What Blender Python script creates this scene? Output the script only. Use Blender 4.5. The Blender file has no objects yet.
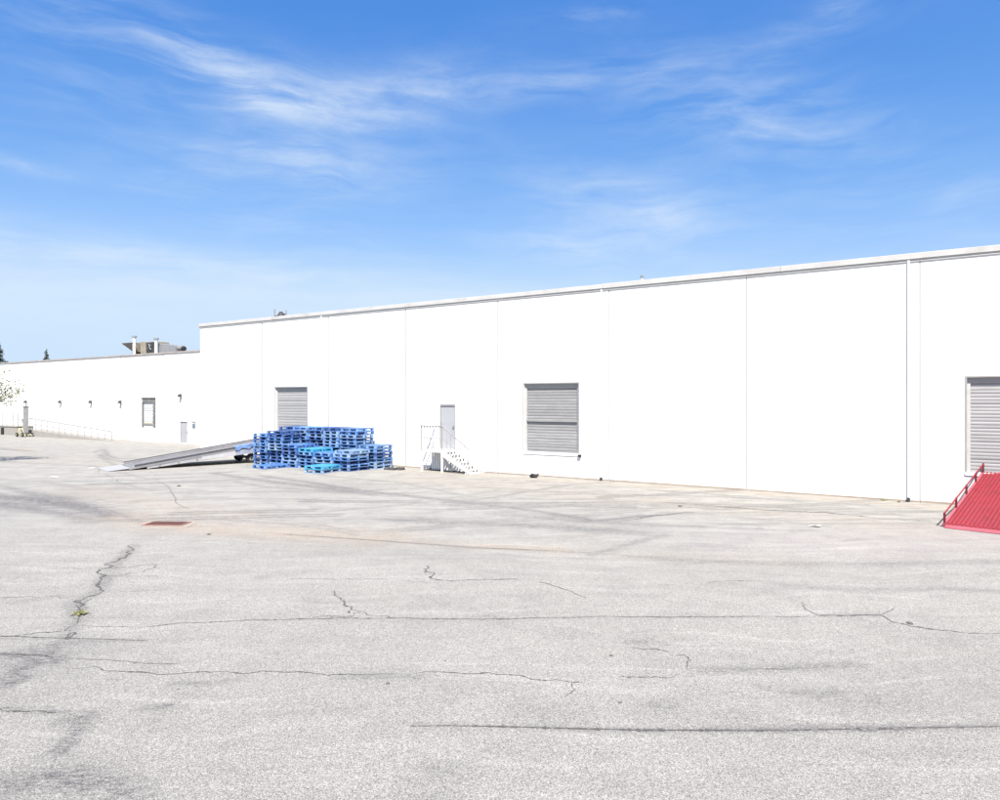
import bpy, math, random
import numpy as np
from mathutils import Vector, Matrix

random.seed(7)
rng = np.random.default_rng(11)
SC = bpy.context.scene
COL = SC.collection

# ------------------------------------------------------------------ camera
CAM_H = 3.06
F = 680.0                      # focal length in pixels of a 1000 px wide picture
HOR = 400.5
cam_d = bpy.data.cameras.new('camera')
cam_d.sensor_width = 36.0
cam_d.lens = 36.0 * F / 1000.0
cam_d.clip_start = 0.1
cam_d.clip_end = 3000
cam = bpy.data.objects.new('camera', cam_d)
cam.location = (0, 0, CAM_H)
cam.rotation_euler = (math.radians(90), 0, 0)
COL.objects.link(cam)
SC.camera = cam

# ------------------------------------------------------------------ light and exposure
SUN_EL = math.radians(54)
SUN_AZ = (0.10, -0.995)        # horizontal direction towards the sun
EXPOSURE = 1.12
SKY_STRENGTH = 0.1
sl = bpy.data.lights.new('sun', 'SUN')
sl.energy = 4.6
sl.angle = math.radians(0.53)
sl.color = (1.0, 0.93, 0.83)
sun = bpy.data.objects.new('sun', sl)
to_sun = Vector((SUN_AZ[0] * math.cos(SUN_EL), SUN_AZ[1] * math.cos(SUN_EL), math.sin(SUN_EL)))
sun.rotation_euler = to_sun.to_track_quat('Z', 'Y').to_euler()
sun.location = (0, -20, 40)
COL.objects.link(sun)
SC.view_settings.view_transform = 'Standard'
SC.view_settings.look = 'None'
SC.view_settings.gamma = 1.0
SC.view_settings.use_curve_mapping = False
SC.view_settings.exposure = EXPOSURE
SC.cycles.max_bounces = 5
SC.cycles.diffuse_bounces = 3
SC.cycles.glossy_bounces = 2


class NT:
    """small helper round a node tree"""
    def __init__(s, tree):
        s.t = tree
        s.t.nodes.clear()

    def n(s, typ, **kw):
        nd = s.t.nodes.new(typ)
        for k, v in kw.items():
            setattr(nd, k, v)
        return nd

    def l(s, a, b):
        s.t.links.new(a, b)

    def put(s, sock, v):
        if isinstance(v, bpy.types.NodeSocket):
            s.l(v, sock)
        else:
            sock.default_value = v

    def m(s, op, a, b=None, c=None, clamp=False):
        nd = s.n('ShaderNodeMath', operation=op)
        nd.use_clamp = clamp
        s.put(nd.inputs[0], a)
        if b is not None:
            s.put(nd.inputs[1], b)
        if c is not None:
            s.put(nd.inputs[2], c)
        return nd.outputs[0]

    def mix(s, fac, a, b, blend='MIX'):
        nd = s.n('ShaderNodeMix', data_type='RGBA', blend_type=blend)
        s.put(nd.inputs['Factor'], fac)
        for i, v in ((6, a), (7, b)):
            if isinstance(v, tuple) and len(v) == 3:
                v = (*v, 1)
            s.put(nd.inputs[i], v)
        return nd.outputs[2]

    def rng(s, v, a, b, c=0.0, d=1.0, smooth=False):
        nd = s.n('ShaderNodeMapRange')
        if smooth:
            nd.interpolation_type = 'SMOOTHSTEP'
        s.put(nd.inputs[0], v)
        for i, x in enumerate((a, b, c, d)):
            nd.inputs[i + 1].default_value = x
        return nd.outputs[0]

    def noise(s, vec, scale, detail=3, rough=0.55, dist=0.0):
        nd = s.n('ShaderNodeTexNoise')
        if vec is not None:
            s.l(vec, nd.inputs['Vector'])
        nd.inputs['Scale'].default_value = scale
        nd.inputs['Detail'].default_value = detail
        nd.inputs['Roughness'].default_value = rough
        nd.inputs['Distortion'].default_value = dist
        return nd.outputs['Fac']

    def mapping(s, vec, scale=(1, 1, 1), rot=(0, 0, 0), loc=(0, 0, 0)):
        nd = s.n('ShaderNodeMapping')
        s.l(vec, nd.inputs['Vector'])
        nd.inputs['Scale'].default_value = scale
        nd.inputs['Rotation'].default_value = rot
        nd.inputs['Location'].default_value = loc
        return nd.outputs[0]


# ------------------------------------------------------------------ sky with cirrus
def build_world():
    w = bpy.data.worlds.new('World')
    SC.world = w
    w.use_nodes = True
    N = NT(w.node_tree)
    out = N.n('ShaderNodeOutputWorld')
    bg = N.n('ShaderNodeBackground')
    bg.inputs['Strength'].default_value = SKY_STRENGTH
    N.l(bg.outputs[0], out.inputs[0])
    sky = N.n('ShaderNodeTexSky', sky_type='NISHITA')
    sky.sun_disc = False
    sky.sun_elevation = SUN_EL
    sky.sun_rotation = math.atan2(SUN_AZ[0], SUN_AZ[1])
    sky.altitude = 50
    sky.air_density = 1.0
    sky.dust_density = 0.35
    sky.ozone_density = 1.0
    tc = N.n('ShaderNodeTexCoord')
    sep = N.n('ShaderNodeSeparateXYZ')
    N.l(tc.outputs['Generated'], sep.inputs[0])
    az = N.m('ARCTAN2', sep.outputs[0], sep.outputs[1])
    el = N.m('ARCSINE', sep.outputs[2])
    ang = N.n('ShaderNodeCombineXYZ')
    N.l(az, ang.inputs[0])
    N.l(el, ang.inputs[1])
    # warp, so that the fibres curl
    wn = N.n('ShaderNodeTexNoise')
    N.l(ang.outputs[0], wn.inputs['Vector'])
    wn.inputs['Scale'].default_value = 4.0
    wn.inputs['Detail'].default_value = 3
    vm = N.n('ShaderNodeVectorMath', operation='MULTIPLY_ADD')
    N.l(wn.outputs['Color'], vm.inputs[0])
    vm.inputs[1].default_value = (0.12, 0.07, 0.0)
    N.l(ang.outputs[0], vm.inputs[2])
    warped = vm.outputs[0]

    def fibres(rot, sx, sy, det=7):
        return N.noise(N.mapping(warped, scale=(sx, sy, 1), rot=(0, 0, math.radians(rot))), 1.0, det, 0.62, 0.25)
    f_down = fibres(17, 6.0, 34)          # strands that run down to the right
    f_flat = fibres(-4, 5.0, 44)          # near level strands
    f_up = fibres(-24, 6.0, 32)           # strands that run up to the right
    # banks of cirrus: centre and half size in photo degrees, tilt, which fibre, density
    def bank(px, py, hx, hy, tilt, fib, dens, lo=0.36, hi=0.78):
        a0 = math.atan2(px - 500, F)
        e0 = math.atan2(HOR - py, math.hypot(F, px - 500))
        sc = math.cos(a0)
        ax = hx / F * sc * sc * 1.15
        ex = hy / F * sc
        da = N.m('SUBTRACT', az, a0)
        de = N.m('SUBTRACT', el, e0)
        c, s_ = math.cos(math.radians(tilt)), math.sin(math.radians(tilt))
        u = N.m('ADD', N.m('MULTIPLY', da, c / ax), N.m('MULTIPLY', de, s_ / ax))
        v = N.m('ADD', N.m('MULTIPLY', da, -s_ / ex), N.m('MULTIPLY', de, c / ex))
        r2 = N.m('ADD', N.m('MULTIPLY', u, u), N.m('MULTIPLY', v, v))
        g = N.m('POWER', 2.71828, N.m('MULTIPLY', r2, -1.0))
        return N.m('MULTIPLY', g, N.rng(fib, lo, hi, 0.0, dens, True))
    banks = [
        bank(95, 22, 170, 30, -12, f_down, 0.30),
        bank(215, 68, 100, 24, -24, f_down, 0.50, 0.34, 0.72),
        bank(315, 102, 110, 26, -10, f_down, 0.80, 0.26, 0.70),
        bank(400, 94, 85, 26, 10, f_up, 0.75, 0.22, 0.70),
        bank(530, 86, 150, 14, 4, f_flat, 0.60, 0.28, 0.72),
        bank(300, 166, 105, 30, -4, f_flat, 0.85, 0.22, 0.70),
        bank(160, 130, 170, 60, -18, f_down, 0.30),
        bank(20, 165, 50, 7, -5, f_flat, 0.62, 0.22, 0.65),
        bank(740, 115, 130, 40, -18, f_down, 0.70, 0.30, 0.74),
        bank(640, 208, 85, 34, -12, f_down, 0.95, 0.20, 0.70),
        bank(585, 250, 80, 18, -8, f_flat, 0.85, 0.20, 0.68),
        bank(610, 10, 80, 12, 6, f_up, 0.42),
        bank(835, 15, 110, 26, 20, f_up, 0.42),
        bank(985, 208, 60, 34, 10, f_up, 0.50),
        bank(850, 225, 110, 40, 6, f_flat, 0.28),
        bank(120, 255, 290, 18, -3, f_flat, 0.72, 0.18, 0.7),
        bank(160, 300, 360, 46, 0, f_flat, 0.55, 0.14, 0.72),
        bank(340, 245, 170, 26, -10, f_down, 0.32),
    ]
    tot = banks[0]
    for b in banks[1:]:
        tot = N.m('ADD', tot, b)
    # thin veil over the whole sky, thicker low down
    big = N.noise(N.mapping(warped, scale=(1.3, 4.0, 1)), 1.0, 5, 0.6)
    veil = N.m('MULTIPLY', N.rng(big, 0.42, 0.72, 0.0, 0.10, True), 1.0)
    tot = N.m('ADD', tot, veil)
    tot = N.m('MINIMUM', N.m('MULTIPLY', N.m('MULTIPLY', tot, N.rng(N.noise(N.mapping(warped, scale=(9, 22, 1), rot=(0, 0, 0.5)), 1.0, 5, 0.65), 0.3, 0.7, 0.55, 1.25)), 0.53), 0.8)
    # the camera's colour response to the clear sky, the same for every direction
    gain = 1.0 / (2 ** EXPOSURE) / SKY_STRENGTH
    sc = N.n('ShaderNodeSeparateColor')
    N.l(sky.outputs[0], sc.inputs[0])
    cc = N.n('ShaderNodeCombineColor')
    for i, (a, g, top) in enumerate(((3.21, 1.64, 0.365), (1.45, 0.963, 0.53), (1.296, 0.463, 0.56))):
        v = N.m('MINIMUM', N.m('MULTIPLY', sc.outputs[i], 0.1), top)
        N.l(N.m('MULTIPLY', N.m('POWER', v, g), a * gain), cc.inputs[i])
    cloud_col = (0.80 * gain, 0.90 * gain, 1.0 * gain, 1)
    colr = N.mix(tot, cc.outputs[0], cloud_col)
    N.l(colr, bg.inputs['Color'])
    w.cycles.sampling_method = 'MANUAL'
    w.cycles.sample_map_resolution = 256


build_world()

# ------------------------------------------------------------------ frames
P0 = Vector((2.03, 27.0, 0))
AX = Vector((0.844, -0.536, 0)).normalized()     # along the long wall, to the right
NX = Vector((-0.536, -0.844, 0)).normalized()    # out of the wall, to the yard
WROT = math.atan2(AX.y, AX.x)


def W(t, n=0.0, z=0.0):
    return P0 + AX * t + NX * n + Vector((0, 0, z))


def T(px, n=0.0):
    """place along the wall plane that stands at picture column px"""
    u = px - 500
    q = P0 + NX * n
    return (q.y * u - q.x * F) / (AX.x * F - AX.y * u)


def ZW(px, py, n=0.0):
    p = W(T(px, n), n)
    return CAM_H - (py - HOR) * p.y / F


def G(px, py):
    """ground point seen at a picture position"""
    d = F * CAM_H / (py - HOR)
    return Vector(((px - 500) * d / F, d, 0))


# ------------------------------------------------------------------ materials
MATS = {}


def mat(name, col, rough=0.6, var=0.12, scale=3.0, bump=0.0, bscale=40.0, metal=0.0, rnd=0.0,
        dirt=None, dirt_amt=0.0, dirt_scale=2.0, stretch=(1, 1, 1), spec=0.5):
    m = bpy.data.materials.new(name)
    m.use_nodes = True
    N = NT(m.node_tree)
    out = N.n('ShaderNodeOutputMaterial')
    bs = N.n('ShaderNodeBsdfPrincipled')
    N.l(bs.outputs[0], out.inputs[0])
    tc = N.n('ShaderNodeTexCoord')
    oi = N.n('ShaderNodeObjectInfo')
    off = N.n('ShaderNodeVectorMath', operation='MULTIPLY_ADD')
    N.l(oi.outputs['Random'], off.inputs[0])
    off.inputs[1].default_value = (37, 19, 53)
    N.l(tc.outputs['Object'], off.inputs[2])
    vec = N.mapping(off.outputs[0], scale=stretch)
    f = N.noise(vec, scale, 5, 0.6)
    f = N.rng(f, 0.3, 0.7)
    lo = tuple(c * (1 - var) for c in col)
    hi = tuple(min(1, c * (1 + var)) for c in col)
    c = N.mix(f, lo, hi)
    if dirt is not None:
        d = N.rng(N.noise(off.outputs[0], dirt_scale, 6, 0.65), 0.5, 0.72, 0.0, dirt_amt)
        c = N.mix(d, c, dirt)
    if rnd:
        k = N.rng(oi.outputs['Random'], 0, 1, 1 - rnd, 1 + rnd)
        hs = N.n('ShaderNodeHueSaturation')
        N.l(c, hs.inputs['Color'])
        N.l(k, hs.inputs['Value'])
        c = hs.outputs[0]
    N.l(c, bs.inputs['Base Color'])
    N.put(bs.inputs['Roughness'], N.rng(f, 0, 1, max(0.05, rough - 0.08), min(1, rough + 0.08)))
    bs.inputs['Metallic'].default_value = metal
    bs.inputs['Specular IOR Level'].default_value = spec
    if bump:
        bp = N.n('ShaderNodeBump')
        bp.inputs['Strength'].default_value = bump
        bp.inputs['Distance'].default_value = 0.01
        N.l(N.noise(off.outputs[0], bscale, 4, 0.6), bp.inputs['Height'])
        N.l(bp.outputs[0], bs.inputs['Normal'])
    MATS[name] = m
    return m


mat('white_wall', (0.72, 0.72, 0.71), 0.85, 0.03, 0.6, 0.25, 60, dirt=(0.58, 0.565, 0.53), dirt_amt=0.45, dirt_scale=0.7, spec=0.2)
mat('joint_filler', (0.17, 0.17, 0.17), 0.9)
mat('fascia_paint', (0.47, 0.465, 0.455), 0.7, 0.08, 1.2, dirt=(0.33, 0.31, 0.285), dirt_amt=0.6, dirt_scale=1.1)
mat('coping_metal', (0.33, 0.30, 0.28), 0.6, 0.1, 1.5, dirt=(0.22, 0.19, 0.17), dirt_amt=0.6)
mat('roof_felt', (0.35, 0.34, 0.33), 0.95, 0.15, 0.7, 0.3)
mat('shutter_grey', (0.265, 0.265, 0.27), 0.55, 0.10, 1.6, rnd=0.10, dirt=(0.20, 0.20, 0.21), dirt_amt=0.4, dirt_scale=1.6, stretch=(1, 1, 4))
mat('shutter_light', (0.315, 0.315, 0.32), 0.55, 0.08, 1.6, rnd=0.08, dirt=(0.26, 0.26, 0.27), dirt_amt=0.35, dirt_scale=1.6)
mat('shutter_pale', (0.50, 0.51, 0.52), 0.55, 0.06, 1.6, rnd=0.05)
mat('door_grey', (0.34, 0.35, 0.375), 0.6, 0.05, 1.3, dirt=(0.25, 0.26, 0.28), dirt_amt=0.4)
mat('pad_grey', (0.16, 0.16, 0.16), 0.8, 0.3, 4)
mat('header_dark', (0.13, 0.135, 0.15), 0.7, 0.15, 2)
mat('frame_grey', (0.30, 0.30, 0.30), 0.6, 0.1, 2)
mat('black_rubber', (0.018, 0.018, 0.019), 0.8, 0.3, 6, 0.4, 30)
mat('dark_iron', (0.04, 0.04, 0.042), 0.6, 0.3, 5)
mat('white_paint', (0.72, 0.72, 0.71), 0.5, 0.05, 4, dirt=(0.45, 0.42, 0.38), dirt_amt=0.35, dirt_scale=3)
mat('rail_grey', (0.27, 0.27, 0.275), 0.5, 0.1, 5)
mat('rail_mid', (0.42, 0.42, 0.42), 0.5, 0.1, 5)
mat('rail_dark', (0.20, 0.205, 0.21), 0.5, 0.1, 5)
mat('skirt_board', (0.66, 0.66, 0.665), 0.7, 0.2, 3, stretch=(6, 6, 0.5))
mat('galvanised', (0.27, 0.275, 0.285), 0.5, 0.14, 5, metal=0.25, dirt=(0.22, 0.21, 0.2), dirt_amt=0.5)
mat('ramp_steel', (0.235, 0.235, 0.25), 0.55, 0.15, 3, metal=0.2, dirt=(0.16, 0.15, 0.15), dirt_amt=0.6, dirt_scale=1.5)
mat('ramp_dark', (0.07, 0.07, 0.08), 0.5, 0.2, 3)
mat('ramp_deck', (0.20, 0.20, 0.205), 0.7, 0.2, 4, dirt=(0.12, 0.11, 0.1), dirt_amt=0.6)
mat('ramp_panel', (0.33, 0.33, 0.34), 0.6, 0.1, 2, dirt=(0.26, 0.25, 0.25), dirt_amt=0.6)
mat('plate_pale', (0.40, 0.40, 0.415), 0.55, 0.08, 3)
mat('plate_blue', (0.27, 0.30, 0.38), 0.55, 0.15, 3)
mat('tarp_blue', (0.14, 0.23, 0.45), 0.45, 0.35, 5, 0.4, 12)
mat('red_deck', (0.195, 0.006, 0.016), 0.6, 0.18, 3, dirt=(0.11, 0.012, 0.02), dirt_amt=0.7, dirt_scale=1.4)
mat('red_rib', (0.27, 0.030, 0.045), 0.45, 0.15, 3, dirt=(0.13, 0.02, 0.025), dirt_amt=0.85, dirt_scale=3.0)  # paler than the deck: wear, and sheen put into the colour
mat('red_rail', (0.24, 0.016, 0.028), 0.5, 0.15, 4)
mat('red_post', (0.13, 0.010, 0.017), 0.5, 0.15, 4)
mat('red_lip', (0.30, 0.07, 0.09), 0.5, 0.15, 3, dirt=(0.4, 0.08, 0.1), dirt_amt=0.6)
mat('rust', (0.13, 0.055, 0.045), 0.85, 0.3, 9, 0.4, 60, dirt=(0.10, 0.04, 0.035), dirt_amt=0.6, dirt_scale=8)
mat('rust_pale', (0.21, 0.12, 0.10), 0.85, 0.25, 9, 0.3, 60)
mat('pit_shade', (0.035, 0.03, 0.028), 0.95, 0.3, 6)
mat('concrete', (0.30, 0.285, 0.265), 0.92, 0.12, 1.3, 0.3, 50, dirt=(0.2, 0.18, 0.16), dirt_amt=0.6, dirt_scale=1.3)
mat('collar_tan', (0.31, 0.26, 0.215), 0.92, 0.15, 2.0, 0.3, 50, dirt=(0.26, 0.19, 0.14), dirt_amt=0.7, dirt_scale=2.5)
mat('cream_paint', (0.38, 0.36, 0.26), 0.55, 0.15, 3, dirt=(0.2, 0.18, 0.12), dirt_amt=0.6, dirt_scale=4)
mat('tan_dark', (0.15, 0.13, 0.10), 0.7, 0.25, 3)
mat('tan_metal', (0.27, 0.24, 0.19), 0.7, 0.2, 3)
mat('sign_blue', (0.14, 0.17, 0.22), 0.5, 0.1, 4)
mat('lamp_glass', (0.30, 0.31, 0.32), 0.2, 0.05, 4)
mat('conifer', (0.030, 0.052, 0.036), 0.8, 0.4, 6, rnd=0.3)
mat('bark', (0.13, 0.10, 0.08), 0.9, 0.3, 8, 0.6, 25)
mat('pale_leaf', (0.13, 0.145, 0.055), 0.7, 0.35, 7)
mat('weed_leaf', (0.22, 0.22, 0.085), 0.7, 0.35, 9)
mat('crack_fill', (0.085, 0.082, 0.078), 0.95, 0.4, 30)
mat('crack_soft', (0.15, 0.146, 0.14), 0.95, 0.4, 30)
mat('debris', (0.045, 0.043, 0.045), 0.7, 0.5, 12)
mat('stone', (0.11, 0.10, 0.095), 0.95, 0.3, 12)
for i, c in enumerate([(0.055, 0.165, 0.430), (0.115, 0.245, 0.500), (0.028, 0.085, 0.270), (0.20, 0.32, 0.52)]):
    mat('pallet_blue_%d' % i, c, 0.7, 0.30, 3.5, rnd=0.25, dirt=(0.34, 0.40, 0.48), dirt_amt=0.85, dirt_scale=5, stretch=(1, 4, 1))
mat('pallet_cyan', (0.05, 0.30, 0.50), 0.6, 0.2, 3.5, rnd=0.1, dirt=(0.25, 0.45, 0.55), dirt_amt=0.5, dirt_scale=5)
mat('pallet_wood', (0.16, 0.12, 0.09), 0.85, 0.3, 5, stretch=(1, 5, 1))


# ------------------------------------------------------------------ mesh helpers
class MB:
    def __init__(s):
        s.v, s.f = [], []

    def quad(s, *pts):
        b = len(s.v)
        s.v += [tuple(p) for p in pts]
        s.f.append(tuple(range(b, b + len(pts))))
        return s

    def box(s, x0, x1, y0, y1, z0, z1, M=None):
        c = [(x0, y0, z0), (x1, y0, z0), (x1, y1, z0), (x0, y1, z0), (x0, y0, z1), (x1, y0, z1), (x1, y1, z1), (x0, y1, z1)]
        return s.hexa(c, M)

    def hexa(s, c, M=None):
        b = len(s.v)
        if M is not None:
            c = [tuple(M @ Vector(p)) for p in c]
        s.v += [tuple(p) for p in c]
        for q in ((3, 2, 1, 0), (4, 5, 6, 7), (0, 1, 5, 4), (1, 2, 6, 5), (2, 3, 7, 6), (3, 0, 4, 7)):
            s.f.append(tuple(b + i for i in q))
        return s

    def bar(s, p, q, w, h=None, up=(0, 0, 1)):
        """square bar from p to q, w across and h high"""
        h = h or w
        p, q = Vector(p), Vector(q)
        d = (q - p).normalized()
        up = Vector(up)
        if abs(d.dot(up)) > 0.98:
            up = Vector((0, 1, 0))
        sx = d.cross(up).normalized() * (w / 2)
        sz = sx.cross(d).normalized() * (h / 2)
        c = [p - sx - sz, p + sx - sz, q + sx - sz, q - sx - sz, p - sx + sz, p + sx + sz, q + sx + sz, q - sx + sz]
        return s.hexa(c)

    def tube(s, p, q, r0, r1=None, seg=10, caps=True):
        r1 = r0 if r1 is None else r1
        p, q = Vector(p), Vector(q)
        d = (q - p).normalized()
        a = d.orthogonal().normalized()
        c = d.cross(a)
        b = len(s.v)
        for (o, r) in ((p, r0), (q, r1)):
            for k in range(seg):
                an = 2 * math.pi * k / seg
                s.v.append(tuple(o + a * (math.cos(an) * r) + c * (math.sin(an) * r)))
        for k in range(seg):
            k2 = (k + 1) % seg
            s.f.append((b + k, b + k2, b + seg + k2, b + seg + k))
        if caps:
            s.f.append(tuple(b + seg - 1 - k for k in range(seg)))
            s.f.append(tuple(b + seg + k for k in range(seg)))
        return s

    def grid_holes(s, xs, zs, holes, y0, y1):
        """slab in the xz plane between y0 and y1, with rectangular holes (x0,x1,z0,z1)"""
        xs = sorted(set(list(xs) + [h[0] for h in holes] + [h[1] for h in holes]))
        zs = sorted(set(list(zs) + [h[2] for h in holes] + [h[3] for h in holes]))

        def solid(i, k):
            if i < 0 or k < 0 or i >= len(xs) - 1 or k >= len(zs) - 1:
                return False
            cx, cz = (xs[i] + xs[i + 1]) / 2, (zs[k] + zs[k + 1]) / 2
            return not any(h[0] < cx < h[1] and h[2] < cz < h[3] for h in holes)
        for i in range(len(xs) - 1):
            for k in range(len(zs) - 1):
                if not solid(i, k):
                    continue
                a, b, c, d = xs[i], xs[i + 1], zs[k], zs[k + 1]
                s.quad((a, y0, c), (b, y0, c), (b, y0, d), (a, y0, d))
                s.quad((b, y1, c), (a, y1, c), (a, y1, d), (b, y1, d))
                if not solid(i - 1, k):
                    s.quad((a, y1, c), (a, y0, c), (a, y0, d), (a, y1, d))
                if not solid(i + 1, k):
                    s.quad((b, y0, c), (b, y1, c), (b, y1, d), (b, y0, d))
                if not solid(i, k - 1):
                    s.quad((a, y1, c), (b, y1, c), (b, y0, c), (a, y0, c))
                if not solid(i, k + 1):
                    s.quad((a, y0, d), (b, y0, d), (b, y1, d), (a, y1, d))
        return s

    def mesh(s, name, m):
        me = bpy.data.meshes.new(name)
        me.from_pydata(s.v, [], s.f)
        me.materials.append(MATS[m] if isinstance(m, str) else m)
        me.update()
        return me

    def build(s, name, m, parent=None, bevel=0.0, smooth=False):
        me = s.mesh(name, m)
        if smooth:
            me.polygons.foreach_set('use_smooth', [True] * len(me.polygons))
        return link(name, me, parent, bevel)


def link(name, me, parent=None, bevel=0.0):
    o = bpy.data.objects.new(name, me)
    COL.objects.link(o)
    if parent is not None:
        o.parent = parent
    if bevel:
        b = o.modifiers.new('bevel', 'BEVEL')
        b.width = bevel
        b.segments = 2
        b.limit_method = 'ANGLE'
    return o


def tag(o, label=None, cat=None, group=None, kind=None):
    for k, v in (('label', label), ('category', cat), ('group', group), ('kind', kind)):
        if v:
            o[k] = v
    return o


def thing(name, label, cat, loc=(0, 0, 0), rz=0.0, group=None):
    o = bpy.data.objects.new(name, None)
    o.empty_display_size = 0.2
    COL.objects.link(o)
    o.location = loc
    o.rotation_euler = (0, 0, rz)
    return tag(o, label, cat, group)


# ------------------------------------------------------------------ ground
def seg_dist(X, Y, pts):
    d = np.full(X.shape, 1e9)
    for a, b in zip(pts[:-1], pts[1:]):
        vx, vy = b[0] - a[0], b[1] - a[1]
        L = vx * vx + vy * vy + 1e-9
        t = np.clip(((X - a[0]) * vx + (Y - a[1]) * vy) / L, 0, 1)
        d = np.minimum(d, np.hypot(X - a[0] - t * vx, Y - a[1] - t * vy))
    return d


DRAIN = G(167, 522)
SWALE = [tuple(G(*p))[:2] for p in ((20, 505), (167, 523), (300, 532), (390, 538), (500, 546), (620, 554), (800, 562), (1000, 566))]


def hgt(X, Y):
    """gentle fall to the drain line and a few slow waves; dead level close to the buildings"""
    X, Y = np.asarray(X, float), np.asarray(Y, float)
    n = (X - P0.x) * NX.x + (Y - P0.y) * NX.y
    k = np.clip((n - 7.5) / 3.0, 0, 1)
    k = k * k * (3 - 2 * k)
    d = seg_dist(X, Y, SWALE)
    z = -0.06 * np.exp(-(d / 1.3) ** 2)
    z = z + 0.012 * np.sin(X * 0.41 + 0.7) * np.sin(Y * 0.53) + 0.006 * np.sin(X * 1.1 - Y * 0.7)
    return z * k


def axis_coords(a, b, step, far, g=1.16):
    c = list(np.arange(a, b + step / 2, step))
    s, x = step, c[-1]
    while x < far:
        s *= g
        x += s
        c.append(x)
    s, x = step, c[0]
    pre = []
    while x > -far:
        s *= g
        x -= s
        pre.append(x)
    return np.array(pre[::-1] + c)


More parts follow.
